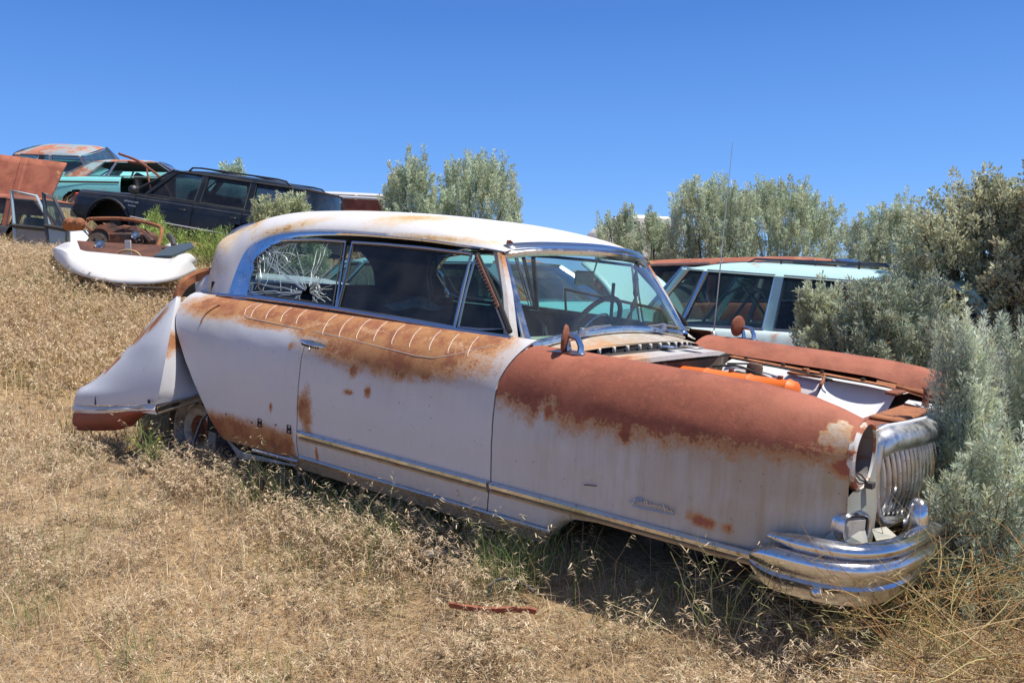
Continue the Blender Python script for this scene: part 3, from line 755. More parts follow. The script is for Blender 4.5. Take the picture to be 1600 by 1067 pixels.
# dark headliner just under the shell
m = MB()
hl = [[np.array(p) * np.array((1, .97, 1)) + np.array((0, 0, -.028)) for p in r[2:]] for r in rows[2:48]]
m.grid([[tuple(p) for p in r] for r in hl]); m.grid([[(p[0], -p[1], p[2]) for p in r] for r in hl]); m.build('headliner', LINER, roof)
m = MB()
for s in (-1, 1):
    m.grid([[(p[0] + .01, s * (p[1] - .03), p[2] - .01) for p in r[1:]] for r in rows[45:]])
m.build('pillar_lining', LINER, roof)
# chrome band: drip rail along the roof edge and the broad bright band round the rear quarter window
edge = [e for e in Es]
for s in (-1, 1):
    m = MB(); rr = []
    for i, e in enumerate(edge):
        u = i / (len(edge) - 1)
        wd = float(np.interp(u, [0, .35, .52, .68, .8, 1], [.010, .012, .026, .080, .135, .16]))     # width of the band towards the glass
        t = Vector(edge[min(i + 1, len(edge) - 1)] - edge[max(i - 1, 0)]).normalized()
        inn = Vector((-t.z, 0, t.x)).normalized()
        if inn.z > 0 and u < .6: inn = -inn
        if u >= .6 and inn.x < 0: inn = -inn
        E_ = Vector(e) + Vector((0, .006, 0)); I_ = E_ + inn * wd + Vector((0, .006 + (.02 * wd / .1) * (-inn.z), 0))
        rr.append([(E_.x, s * (E_.y - .012), E_.z), (E_.x, s * (E_.y + .006), E_.z), tuple((E_ * .65 + I_ * .35))[0:1] + (s * (lerp(E_.y, I_.y, .35) + .008),) + (lerp(E_.z, I_.z, .35),), (I_.x, s * (I_.y), I_.z), (I_.x, s * (I_.y - .03), I_.z)])
    m.grid(rr)
    if s > 0: m.f = [f[::-1] for f in m.f]
    m.build('drip_rail', CHROME, sedan, angle=50)

# ---- side glass and frames
def sidey(z): return .798 - (z - 1.08) * (.125 / .37)          # inclined plane of the side windows
def SP(px, py, s=-1, off=0):
    y = -.74
    for _ in range(4):
        x, z = U(px, py, y); y = -sidey(z) - off
    return (x, s * -y, z)
def ft(pxs, name, m, r=.009, s=-1, close=True, par=None, off=.004, flat=1.0):
    P = [SP(*p, s, off) for p in pxs]
    if close: P = P + [P[0]]
    return MB().tube(P, r, 6, up=(0, 1, 0), flat=flat).build(name, m, par or sedan)
qout = [(391,457),(389,420),(391,394),(400,382),(418,377),(450,375),(500,375),(541,378),(533,430),(525,481),(470,473),(402,463)]
fwin = [(551,379),(600,382),(665,388),(737,397),(722,455),(710,512),(640,500),(580,491),(528,483),(540,430)]
vent = [(742,405),(766,455),(789,514),(750,515),(716,511),(728,455)]
FR = mat('window_chrome', (.52, .53, .58), .2, 1.0)
for s in (-1, 1):
    MB().tube([SP(a, b, s, .002) for a, b in [(340,461),(400,466),(470,475),(525,483),(600,496),(700,514),(800,529)]], .013, 6, up=(0, 1, 0)).build('belt_moulding', FR, sedan)
    a = MB(); P = [Vector(SP(*p, s)) for p in qout]
    if s > 0:
        a.poly([tuple(p) for p in P]); g = a.build('quarter_window', GLASS, sedan, smooth=False)
    else:
        # cracked pane: real hole with a jagged rim, glass fanned out to the frame
        hc = Vector(SP(481, 456, s)); hole = [(466,471),(470,462),(473,455),(479,453),(483,442),(485,456),(489,464),(488,473),(478,474)]
        H = [Vector(SP(*p, s)) for p in hole]
        dense = []
        for i in range(len(P)):
            for k in range(5): dense.append(P[i].lerp(P[(i + 1) % len(P)], k / 5))
        def ang(v): d = v - hc; return math.atan2(d.z, d.x)
        dense.sort(key=ang); Hs = []
        Hd = []
        for i in range(len(H)):
            for k in range(5): Hd.append(H[i].lerp(H[(i + 1) % len(H)], k / 5))
        for d_ in dense: Hs.append(min(Hd, key=lambda h_: abs((ang(h_) - ang(d_) + PI) % (2 * PI) - PI)))
        a.grid([[tuple(p) for p in dense] + [tuple(dense[0])], [tuple(p) for p in Hs] + [tuple(Hs[0])]])
        g = a.build('quarter_window', glass('cracked_glass', (.62, .74, .74), .05, (.5, .58, .56), .05), sedan, smooth=False)
        g['label'] = 'shattered quarter window with a hole low down'
        cr = MB(); rr_ = random.Random(3)
        def cline(a_, b_, r=.0009, j=.008, n=6):
            pts = [a_.lerp(b_, k / n) + Vector((rr_.uniform(-j, j), 0, rr_.uniform(-j, j))) * (0 < k < n) for k in range(n + 1)]
            pts = [p + Vector((0, -.003, 0)) for p in pts]
            cr.tube(pts, r * 1.2, 3, cap=False)
        for k in range(38):
            i = int(rr_.uniform(0, len(dense))); st = Hs[i]
            L = rr_.choice([1, 1, 1, .6, .45, .8]); en = st.lerp(dense[i], L * .985)
            cline(st, en, rr_.choice([.0009, .0012, .0018]), .007)
        for k in range(8):      # concentric arcs
            f_ = rr_.uniform(.08, .35); i0 = rr_.randrange(len(dense)); L = rr_.randrange(4, 12)
            for q in range(L):
                i = (i0 + q) % len(dense); cline(Hs[i].lerp(dense[i], f_), Hs[(i + 1) % len(dense)].lerp(dense[(i + 1) % len(dense)], f_ + rr_.uniform(-.03, .03)), .0011, .002, 2)
        c2 = Vector(SP(432, 392, s)); ips = [Vector(SP(x_, y_, s)) for x_, y_ in [(399,452),(397,420),(398,397),(404,386),(420,379),(450,376),(470,376),(455,410),(430,440),(480,400),(410,460),(440,455)]]
        for p in ips: cline(c2, p, .0012, .010)
        for f_ in (.12, .25, .4, .55, .7, .85):
            for i in range(9): cline(c2.lerp(ips[i % 12], f_), c2.lerp(ips[(i + 1) % 12], f_ + rr_.uniform(-.08, .08)), .0009, .006, 3)
        cr.build('cracks', CRACK, g, smooth=False)
    ft(qout, 'quarter_window_frame', FR, .008, s)
    P = [SP(*p, s) for p in fwin]
    MB().poly(P).build('door_window', GLASS, sedan, smooth=False)
    ft(fwin, 'door_window_frame', FR, .008, s)
    P = [SP(*p, s) for p in vent]
    MB().poly(P).build('vent_window', GLASS, sedan, smooth=False)
    ft(vent, 'vent_window_frame', FR, .006, s)
    # dark gasket lines round the glass
    ft([(p[0] + (2 if p[0] < 640 else -2), p[1] + (2.5 if p[1] < 440 else -2.5)) for p in fwin], 'window_seal', RUBBER, .004, s, off=.006)
    ft([(404,450),(402,400),(410,386),(450,379),(500,379),(536,382),(520,477),(470,469),(417,461)], 'window_seal', RUBBER, .004, s, off=.006)
    # front pillar: painted post, black channel and the bright windshield surround
    A0, A1 = Vector((-1.065, s * .628, 1.42)), Vector((-.885, s * .775, 1.075))
    ap = MB().grid([[(A0.x - .055, s * .640, 1.42), (A0.x - .02, s * .655, 1.42), (A0.x - .002, s * .650, 1.418), (A0.x - .0, s * .62, 1.41)],
                    [(-1.01, s * .70, 1.25), (-.985, s * .722, 1.25), (-.968, s * .716, 1.25), (-.965, s * .68, 1.25)],
                    [(-.93, s * .772, 1.09), (-.90, s * .795, 1.07), (-.875, s * .787, 1.06), (-.87, s * .74, 1.05)],
                    [(-.925, s * .78, 1.06), (-.89, s * .80, 1.04), (-.82, s * .80, 1.03), (-.80, s * .74, 1.03)]])
    if s > 0: ap.f = [f[::-1] for f in ap.f]
    aa = [(max(0, min(1, .35 + .6 * blob(x, z, -1.02, 1.40, .06, .06) + .25 * (z > 1.2))), .6) for x, y, z in ap.v]
    ap.build('windshield_pillar', PAINT, sedan, attr={'rust': [q[0] for q in aa], 'stain': [q[1] for q in aa]})
    # perforated rusty strip along the vent window's front edge
    P0, P1 = Vector(SP(741, 402, s, .012)), Vector(SP(775, 483, s, .012))
    dr = (P1 - P0).normalized(); sd = Vector((dr.z, 0, -dr.x)) * -.022
    pl = MB().poly([tuple(P0), tuple(P1), tuple(P1 + sd), tuple(P0 + sd * .9)], (0, -s * .002, 0)).build('perforated_strip', mat('pale_rust_strip', (.46, .22, .15), .8, 0, (30, (.3, .12, .07), .4, .7)), sedan, smooth=False)
    m = MB()
    for k in range(15):
        c_ = P0.lerp(P1, (k + .6) / 15.4) + sd * .30; m.disc((c_.x, c_.y, c_.z), (0, s, 0), .0052, .004, 8)
    m.build('strip_holes', DARK, pl)
    MB().tube([Vector(SP(745, 397, s, .0)) , Vector(SP(772, 455, s, .0)), Vector(SP(797, 519, s, .0))], .012, 6, up=(0, 1, 0)).build('pillar_channel', DARK, sedan)

# ---- windshield
WB = [(-.862,-.70,1.062),(-.838,-.66,1.050),(-.83,-.5,1.068),(-.835,-.25,1.088),(-.84,0,1.096),(-.835,.25,1.088),(-.83,.5,1.068),(-.838,.66,1.050),(-.862,.70,1.062)]
WT = [(-1.085,-.612,1.400),(-1.062,-.58,1.418),(-1.02,-.42,1.436),(-.985,-.2,1.446),(-.975,0,1.45),(-.985,.2,1.446),(-1.02,.42,1.436),(-1.062,.58,1.418),(-1.085,.612,1.400)]
wb, wt = catmull(WB, 4), catmull(WT, 4)
rows = []
for k in range(9):
    t = k / 8; rows.append([tuple(a * (1 - t) + b * t + np.array((.018 * math.sin(PI * t), 0, 0))) for a, b in zip(wb, wt)])
ws = MB().grid(rows).build('windshield', WGLASS, sedan)
loop = [tuple(p) for p in wb] + [tuple(p) for p in wt[::-1]] + [tuple(wb[0])]
MB().tube([(p[0] + .008, p[1] * 1.012, p[2]) for p in loop], .019, 8).build('windshield_frame', CHROME, sedan)
MB().tube([(p[0] - .012, p[1] * .975, p[2] + .012) for p in wb] , .006, 6).build('windshield_gasket', RUBBER, sedan)
# chrome header above the glass, two pieces meeting off centre
m = MB(); hr = []
for p in wt[2:-2]:
    hr.append([(p[0] + .006, p[1], p[2] + .012), (p[0] + .020, p[1], p[2] + .016), (p[0] + .018, p[1], p[2] + .028), (p[0] + .0, p[1], p[2] + .040), (p[0] - .02, p[1], p[2] + .044)])
m.grid(hr); m.build('header_trim', FR, sedan)
# wipers
MB().disc((-.79, -.40, 1.085), (.2, 0, 1), .018, .03, 14, [(.001, .035), (.012, .032), (.018, .015), (.02, 0)]).tube([(-.785, -.40, 1.105), (-.80, -.28, 1.118), (-.81, -.12, 1.122)], [.006, .005, .003], 6).build('wiper', GALV, sedan)
MB().disc((-.79, .35, 1.095), (.2, 0, 1), .018, .03, 14, [(.001, .03), (.012, .028), (.018, .012), (.02, 0)]).tube([(-.79, .2, 1.115), (-.79, .35, 1.118), (-.80, .56, 1.10)], [.003, .006, .003], 6).build('wiper', GALV, sedan)
MB().disc((-1.10, -.56, 1.455), (.2, 0, 1), .012, .02, 10).tube([(-1.10, -.575, 1.46), (-1.09, -.565, 1.475), (-1.085, -.55, 1.465)], .004, 5).build('roof_hook', RUST, sedan)

# ---- interior
m = MB(); rows = []
for y in np.linspace(-.66, .66, 17):
    rows.append([(-.88, y, 1.03), (-.95, y, 1.055), (-1.05, y, 1.05), (-1.09, y, 1.02), (-1.08, y, .95), (-1.04, y, .88), (-1.02, y, .75)])
m.grid(rows); m.build('dashboard', PALEDASH, sedan)
def bench(x, zt, name, w_=.66, lean=.12):
    m = MB(); rows = []
    for y in np.linspace(-w_, w_, 21):
        e = 1 - (abs(y) / w_) ** 6; zz = zt - .10 * (1 - e)
        rows.append([(x + .50, y, .60), (x + .52, y, .66), (x + .40, y, .71), (x + .14, y, .70), (x + .06, y, .80), (x + .0, y, zz - .03), (x - .04, y, zz), (x - .10, y, zz - .02), (x - .16, y, .80), (x - .14, y, .55)])
    m.grid(rows); return m.build(name, CLOTH, sedan)
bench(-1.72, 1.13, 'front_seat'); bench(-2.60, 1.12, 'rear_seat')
m = MB(); rows = []
for i in range(12):
    t = i / 11
    rows.append([(-1.83 + .12 * a, -.62 + .40 * t, 1.115 + .055 * math.sin(PI * t) * math.sin(PI * (a + .05) / 1.1) + .008 * math.sin(9 * t + 5 * a)) for a in np.linspace(0, 1.05, 8)])
m.grid(rows); m.build('torn_seat_stuffing', mat('grey_stuffing', (.17, .22, .24), .95, 0, (30, (.07, .09, .10), .4, .7)), sedan)
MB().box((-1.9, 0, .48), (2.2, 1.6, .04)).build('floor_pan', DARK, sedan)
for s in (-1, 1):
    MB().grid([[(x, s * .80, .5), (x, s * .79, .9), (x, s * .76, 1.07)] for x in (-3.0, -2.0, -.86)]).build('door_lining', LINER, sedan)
MB().grid([[(-2.85, y, z) for y in (-.66, 0, .66)] for z in (.5, 1.08)]).grid([[(-2.82, y, 1.07) for y in (-.68, 0, .68)], [(-3.2, y, 1.06) for y in (-.64, 0, .64)], [(-3.6, y, 1.05) for y in (-.4, 0, .4)]]).build('parcel_shelf', LINER, sedan)
# steering wheel, column, horn ring
sc = Vector((-1.22, .37, 1.035)); ax = Vector((-.80, 0, .42)).normalized(); aa_ = Vector((0, 1, 0)); bb = ax.cross(aa_)
ringp = lambda r, n=40: [sc + aa_ * r * math.cos(2 * PI * k / n) + bb * r * math.sin(2 * PI * k / n) for k in range(n + 1)]
sw = MB().tube(ringp(.215), .014, 8, cap=False).tube([sc - aa_ * .2, sc + bb * .01 - ax * .03, sc + aa_ * .2], .010, 6).build('steering_wheel', RUBBER, sedan)
MB().tube([p - ax * .01 for p in ringp(.12)], .006, 6, cap=False).build('horn_ring', FR, sw)
MB().tube([sc - ax * .02, sc + Vector((.25, 0, -.18))], .025, 8).build('steering_column', DARKMETAL, sw)
# rear-view mirror
rv = MB().box((-1.08, .04, 1.325), (.018, .26, .07), bev=.012, rz=.25).tube([(-1.07, .06, 1.33), (-1.04, .06, 1.36), (-1.02, .06, 1.44)], .004, 6).build('rear_view_mirror', mat('mirror_back', (.16, .21, .19), .4), sedan)
MB().poly([(-1.2, .50, 1.10), (-1.2, .50, 1.30), (-1.2, .52, 1.30), (-1.2, .52, 1.10)], (.01, 0, 0)).build('hanging_strap', CLOTH, sedan, smooth=False)
# far vent frame standing bare inside (as seen through the windshield)
m = MB().tube([SP(0, 0, 1) if 0 else (-1.62, .70, 1.10), (-1.62, .67, 1.235), (-1.0, .72, 1.17), (-.98, .76, 1.09)], .009, 5)
m.tube([(-1.86, .74, 1.09), (-1.86, .655, 1.43)], .014, 5); m.build('lowered_window_frame', DARKMETAL, sedan)
m = MB(); P = []
for k in range(14):
    t = k / 13; P.append((-1.0 - .01 * math.sin(7 * t), .40 + .02 * math.sin(5 * t), 1.42 - .30 * t))
m.tube(P, [.012 + .006 * math.sin(k * 2.1) for k in range(14)], 5).build('hanging_wiring', RUBBER, sedan)

def V3(px, py, y): x, z = U(px, py, y); return np.array((x, y, z))
# ---- rear window, deck, rear fender remains
rt = catmull([(-3.17,-.63,1.27),(-3.24,-.50,1.40),(-3.36,-.28,1.475),(-3.42,0,1.50),(-3.36,.28,1.475),(-3.24,.50,1.40),(-3.17,.63,1.27)], 4)
rb = catmull([(-3.17,-.65,1.09),(-3.34,-.58,1.10),(-3.55,-.32,1.12),(-3.64,0,1.13),(-3.55,.32,1.12),(-3.34,.58,1.10),(-3.17,.65,1.09)], 4)
MB().grid([[tuple(a * (1 - t) + b * t) for a, b in zip(rt, rb)] for t in np.linspace(0, 1, 6)]).build('rear_window', GLASS, sedan)
MB().tube([tuple(p) for p in rt] + [tuple(p) for p in rb[::-1]] + [tuple(rt[0])], .016, 6).build('rear_window_frame', FR, sedan)
m = MB(); rows = []
def deck_near(x): return -.80 if x > -3.15 else -.74 + (-3.15 - x) * .58
for x, zc, w_ in ((-3.10, 1.085, .80), (-3.3, 1.10, .80), (-3.42, 1.12, .78), (-3.6, 1.145, .76), (-3.8, 1.165, .72), (-4.05, 1.16, .68), (-4.25, 1.10, .64), (-4.40, .98, .60), (-4.46, .82, .57), (-4.48, .55, .55)):
    y0 = deck_near(x)
    row = [(x + .01, y0 - .004, zc - .32 if x < -3.4 else zc - .06), (x, y0, zc - .03)]
    rows.append(row + [(x, lerp(y0 + .03, w_, v), zc - .06 * abs(v - .4) ** 2) for v in np.linspace(0, 1, 14)])
m.grid(rows)
da = [(max(0, min(1, .25 + .7 * blob(y, z, deck_near(x), 1.05, .12, .22) * (x < -3.35))), .3) for x, y, z in m.v]
m.build('trunk_lid', PAINT, sedan, attr={'rust': [q[0] for q in da], 'stain': [q[1] for q in da]})
P = [V3(271, 467, -.80), V3(275, 449, -.78), V3(286, 434, -.74), V3(302, 425, -.68), V3(322, 419, -.64), V3(347, 415, -.60)]
MB().grid([[tuple(p + np.array((-.02, 0, -.03))), tuple(p), tuple(p + np.array((.025, -.0, -.012))), tuple(p + np.array((.03, .02, -.05)))] for p in catmull(P, 4)]).build('deck_edge', ORANGERUST, sedan)
MB().poly([tuple(V3(*q)) for q in ((273, 464, -.72), (279, 444, -.70), (292, 432, -.68), (312, 422, -.60), (312, 464, -.62))]).build('trunk_opening_shade', DARK, sedan)  # flat near-black sheet, painting the shade inside the open trunk
t_, b_ = [V3(309, 431, -.63), V3(322, 422, -.62), V3(336, 419, -.60), V3(350, 416, -.58)], [V3(310, 466, -.66), V3(322, 466, -.67), V3(336, 466, -.68), V3(350, 466, -.69)]
MB().grid([[tuple(p * (1 - u) + q * u + np.array((0, -.02 * math.sin(PI * u), 0))) for u in np.linspace(0, 1, 5)] for p, q in zip(t_, b_)]).build('rear_panel', BARE, sedan)
# crumpled rear fender, wrenched outwards: left face, dark right face, chrome strip, red lower flap
A_ = V3(276, 463, -.90)
outer = catmull([A_, V3(240, 502, -.93), V3(195, 553, -.96), V3(150, 596, -1.0), V3(122, 613, -1.02), V3(115, 632, -1.03)], 6)
ridge = catmull([A_, V3(266, 520, -1.02), V3(257, 570, -1.09), V3(249, 612, -1.12), V3(244, 632, -1.12)], 7)
n_ = min(len(outer), len(ridge)); outer = [outer[int(i * (len(outer) - 1) / (n_ - 1))] for i in range(n_)]; ridge = [ridge[int(i * (len(ridge) - 1) / (n_ - 1))] for i in range(n_)]
def rust_tail(x, y, z):
    r = 0
    for px, py, a, b in ((205,528,.06,.03),(183,560,.02,.03),(222,522,.07,.035),(243,500,.08,.04),(170,577,.03,.03)):
        c = V3(px, py, -.97); r = max(r, .5 + .5 * blob(x, z, c[0], c[2], a, b, .8))
    return (min(1, r), .12)
m = MB(); rows = []
for i in range(n_):
    a, b = outer[i], ridge[i]; L = np.linalg.norm(a - b)
    back = a + np.array((-.05, .10, -.01)) * min(1, i / 4)
    row = [back, a * .5 + back * .5 + np.array((-.012, -.03, .015)) * min(1, i / 4)]
    for k in range(15):
        t = k / 14; row.append(a * (1 - t) + b * t + np.array((0, -1, 0)) * (.045 * math.sin(PI * t) ** .8 * min(1, L / .5)))
    rows.append([tuple(p) for p in row])
m.grid(rows); ta = [rust_tail(*v) for v in m.v]
rf = m.build('rear_fender', PAINT, sedan, attr={'rust': [q[0] for q in ta], 'stain': [q[1] for q in ta]}, angle=50)
rf['label'] = 'crumpled rear fender pulled away from the quarter panel'
C_ = V3(323, 611, -.86)
inn = catmull([A_ + np.array((.004, .005, 0)), V3(290, 520, -.86), V3(305, 565, -.85), V3(318, 598, -.85), C_], 7)
inn = [inn[int(i * (len(inn) - 1) / (n_ - 1))] for i in range(n_)]
m = MB(); m.grid([[tuple(b * (1 - t) + a * t + np.array((0, .02 * math.sin(PI * t), 0))) for t in np.linspace(0, 1, 8)] for a, b in zip(inn, ridge)])
ta = [(max(0, min(1, .42 + .5 * max(blob(x, z, V3(288, 530, -.95)[0], V3(288, 530, -.95)[2], .05, .07), blob(x, z, V3(283, 485, -.95)[0], V3(283, 485, -.95)[2], .02, .05), blob(x, z, V3(297, 548, -.95)[0], V3(297, 548, -.95)[2], .05, .04))) * 1.0), .2) for x, y, z in m.v]
m.build('folded_flap', PAINT, rf, attr={'rust': [max(0, q[0] - .05) for q in ta], 'stain': [q[1] for q in ta]}, angle=50)
# lower lip: white lip, chrome strip pieces, red flap
lipT = [V3(115, 632, -1.03), V3(150, 634, -1.09), V3(200, 634, -1.13), V3(244, 632, -1.12)]
lipB = [V3(116, 645, -1.035), V3(150, 646, -1.10), V3(200, 642, -1.14), V3(246, 648, -1.13)]
lt, lb = catmull(lipT, 5), catmull(lipB, 5)
m = MB().grid([[tuple(a), tuple(a * .5 + b * .5 + np.array((0, -.012, 0))), tuple(b)] for a, b in zip(lt, lb)])
m.build('lower_lip', BARE, rf)
MB().tube([tuple(V3(118, 642, -1.05)), tuple(V3(160, 640, -1.12)), tuple(V3(225, 636, -1.15))], .005, 5).build('trim_remnant', TAN, rf)
rb_ = [V3(120, 673, -1.0), V3(150, 673, -1.03), V3(188, 671, -1.06), V3(204, 658, -1.08), V3(218, 648, -1.10), V3(246, 641, -1.12)]
rt_ = [V3(116, 643, -1.035), V3(140, 646, -1.09), V3(168, 645, -1.12), V3(195, 643, -1.14), V3(215, 641, -1.14), V3(244, 640, -1.13)]
a_, b_ = catmull(rt_, 4), catmull(rb_, 4)
m = MB().grid([[tuple(p * (1 - t) + q * t + np.array((0, -.02 * math.sin(PI * t), 0))) for t in np.linspace(0, 1, 6)] + [tuple(q + np.array((0, .05, .005)))] for p, q in zip(a_, b_)])
m.build('red_valance', mat('red_primer', (.30, .062, .035), .7, 0, (6, (.20, .055, .03), .4, .7), bump=.1), rf)
MB().tube([tuple(V3(246, 637, -1.12)), tuple(V3(285, 625, -1.0)), tuple(V3(325, 615, -.88))], .014, 6, up=(0, 1, 0), flat=.5).build('fender_trim', CHROME, rf)
MB().tube([tuple(V3(247, 646, -1.12)), tuple(V3(285, 634, -1.0)), tuple(V3(325, 622, -.88))], .011, 6, up=(0, 1, 0), flat=.5).build('fender_trim', TAN, rf)
m = MB(); P = [V3(152, 632, -1.10), V3(152, 622, -1.09), V3(156, 613, -1.07), V3(160, 607, -1.06)]
m.tube([tuple(p + np.array((0, -.012, 0))) for p in P], .004, 5).build('tear', DARK, rf)
c = V3(235, 627, -1.135); MB().box(tuple(c + np.array((0, -.008, 0))), (.022, .004, .02)).build('clip_hole', DARK, rf, smooth=False)
# long rust blister with pale rim on the quarter
P = [U(331, 477, -.93), U(325, 482, -.94), U(318, 493, -.95), U(314, 506, -.965)]
MB().tube([on_side(x, z, .001) for x, z in catmull(P, 3)], .008, 6, up=(0, 1, 0), flat=.5).build('blister', RUST, NQ)
# strip dangling from the wheel arch
MB().tube([tuple(V3(335, 634, -.92)), tuple(V3(316, 655, -.97)), tuple(V3(305, 685, -1.0)), tuple(V3(298, 712, -1.03)), tuple(V3(291, 730, -1.05))], [.008, .010, .011, .009, .006], 6, up=(0, 1, 0), flat=.5).build('dangling_trim', mat('dark_trim', (.10, .10, .11), .3, .6), sedan)

# ---- wheels
def wheel(x, y, z, s, rim=True, tilt=0, rad=.30):
    par = empty('wheel', (x, y, z)); par.parent = sedan; par.rotation_euler = (tilt, 0, 0)
    ax = (0, s, 0)
    MB().disc((0, 0, 0), ax, 1, 1, 40, [(.185, -.14), (.24, -.15), (rad - .015, -.12), (rad, -.08), (rad, -.02), (rad - .02, .01), (.24, .025), (.20, .012)]).build('tyre', RUBBER, par)
    if not rim:
        MB().disc((0, 0, 0), ax, 1, 1, 28, [(.20, .0), (.14, -.02), (.13, .02), (.05, .03), (.001, .03)]).build('brake_drum', DARKMETAL, par); return par
    RW = mat('whitish_rim', (.50, .48, .44), .6, 0, (14, (.24, .15, .10), .45, .7))
    MB().disc((0, 0, 0), ax, 1, 1, 40, [(.205, .010), (.200, .020), (.19, .018), (.182, .0), (.175, -.03), (.155, -.035), (.145, -.015), (.125, .002), (.105, -.004), (.085, -.02)]).build('rim', RW, par)
    MB().disc((0, 0, 0), ax, 1, 1, 28, [(.09, -.021), (.075, -.012), (.06, -.018), (.045, -.02), (.04, .01), (.025, .018), (.001, .02)]).build('hub', RUST, par)
    m = MB()
    for k in range(8):
        a = 2 * PI * k / 8 + .3; m.box((.148 * math.cos(a), s * -.022, .148 * math.sin(a)), (.03, .008, .012), M=Matrix.Rotation(-a + PI / 2, 4, 'Y'))
    m.build('rim_slots', DARK, par, smooth=False)
    return par
wheel(-3.08, -.77, .30, -1); wheel(-3.08, .77, .30, 1)
wheel(0.0, -.60, .30, -1, rad=.33, rim=False); wheel(0.0, .60, .30, 1, rad=.33, rim=False)
m = MB().box((-1.7, 0, .40), (2.3, 1.72, .10)).box((-3.3, 0, .55), (1.6, 1.0, .2)).box((-3.0, .0, .9), (.05, 1.5, .5)).tube([(-3.08, -.7, .30), (-3.08, .7, .30)], .05, 8).tube([(0, -.65, .32), (0, .65, .32)], .04, 8)
m.build('underbody_light_block', DARK, sedan, smooth=False)  # axles and underside; the near-black floor box is added to block light
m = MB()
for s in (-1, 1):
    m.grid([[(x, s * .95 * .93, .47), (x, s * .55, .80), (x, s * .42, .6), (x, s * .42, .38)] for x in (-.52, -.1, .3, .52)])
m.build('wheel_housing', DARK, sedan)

# ---- mirrors and aerial
for s in (-1, 1):
    bx, by = -.56, s * .83
    bz = 1.052
    mm = MB().tube([(bx - .09, by + s * .02, bz - .004), (bx - .03, by, bz + .004), (bx + .04, by, bz + .006), (bx + .075, by, bz + .002)], [.004, .022, .026, .012], 12, up=(0, 0, 1), flat=1.0)
    mm.v = [(x, y, bz + (z - bz) * .45) for x, y, z in mm.v]
    mm.tube([(bx + .055, by, bz + .004), (bx + .052, by, bz + .035), (bx + .035, by, bz + .062), (bx - .01, by, bz + .068)], [.014, .012, .012, .010], 8, up=(0, 1, 0))
    mm.tube([(bx + .0, by, bz + .006), (bx - .004, by, bz + .03), (bx - .008, by, bz + .05)], [.013, .010, .008], 8)
    mb_ = mm.build('side_mirror', CHROME, sedan)
    ctr = Vector((bx - .022, by, bz + .055)); axm = Vector((-.88, -.42, .05)) if s < 0 else Vector((-.97, .25, .05))
    if s > 0: ctr = Vector((bx - .03, by - .02, bz + .07))
    MB().disc(ctr, axm, 1, 1, 28, [(.001, -.014), (.03, -.012), (.05, -.006), (.056, .004), (.050, .008), (.001, .008)]).build('mirror_head', RUST, mb_)
x, z = -.73, 1.047
MB().disc((x, .82, z), (0, 0, 1), 1, 1, 14, [(.022, 0), (.02, .012), (.012, .024), (.006, .034), (.001, .036)]).tube([(x, .82, z + .02), (x + .004, .82, z + .5)], .0035, 6).tube([(x + .004, .82, z + .5), (x + .008, .82, z + 1.04)], [.0026, .0018], 6).build('aerial', GALV, sedan)

# ================================================================= ground sheet
def sheet():
    xs = np.concatenate([np.linspace(-1500, -60, 9), np.linspace(-50, -12, 20), np.linspace(-11, 9, 140), np.linspace(10, 50, 20), np.linspace(60, 1500, 9)])
    ys = np.concatenate([np.linspace(-60, -4, 8), np.linspace(-3, 14, 130), np.linspace(14.5, 60, 60), np.linspace(70, 2500, 14)])
    gx_, gy_ = np.meshgrid(xs, ys); gz = ground(gx_, gy_)
    V = np.stack([gx_.ravel(), gy_.ravel(), gz.ravel()], 1)
    n = len(xs); i, j = np.meshgrid(np.arange(len(ys) - 1), np.arange(n - 1), indexing='ij')
    a = (i * n + j).ravel(); F = np.stack([a, a + 1, a + n + 1, a + n], 1)
    m = bpy.data.materials.new('dry_soil'); m.use_nodes = True
    N = m.node_tree.nodes; l = m.node_tree.links; b = N['Principled BSDF']; b.inputs['Roughness'].default_value = .95
    tc = N.new('ShaderNodeTexCoord')
    def ns(sc, mp=None):
        t = N.new('ShaderNodeTexNoise'); t.inputs['Scale'].default_value = sc; t.inputs['Detail'].default_value = 10; t.inputs['Roughness'].default_value = .7; l.new(tc.outputs['Object'], t.inputs['Vector']); return t.outputs[0]
    def rp(f, stops):
        r = N.new('ShaderNodeValToRGB'); e = r.color_ramp.elements
        e[0].position, e[0].color = stops[0][0], (*stops[0][1], 1); e[1].position, e[1].color = stops[-1][0], (*stops[-1][1], 1)
        for p, c in stops[1:-1]: q = e.new(p); q.color = (*c, 1)
        l.new(f, r.inputs[0]); return r.outputs[0]
    c1 = rp(ns(28), [(.3, (.20, .14, .085)), (.5, (.36, .27, .165)), (.7, (.52, .41, .26))])
    c2 = rp(ns(.9), [(.35, (.8, .72, .62)), (.65, (1.15, 1.05, .92))])
    mx = N.new('ShaderNodeMix'); mx.data_type = 'RGBA'; mx.blend_type = 'MULTIPLY'; mx.inputs[0].default_value = 1
    l.new(c1, mx.inputs[6]); l.new(c2, mx.inputs[7]); l.new(mx.outputs[2], b.inputs['Base Color'])
    bp = N.new('ShaderNodeBump'); bp.inputs['Strength'].default_value = .8; bp.inputs['Distance'].default_value = .03; l.new(ns(35), bp.inputs['Height']); l.new(bp.outputs[0], b.inputs['Normal'])
    g = npmesh('ground', V, F, m=m); g.data.shade_smooth()
    tag(g, 'dry sandy ground rising to a hill on the left', None, None, 'structure')
sheet()

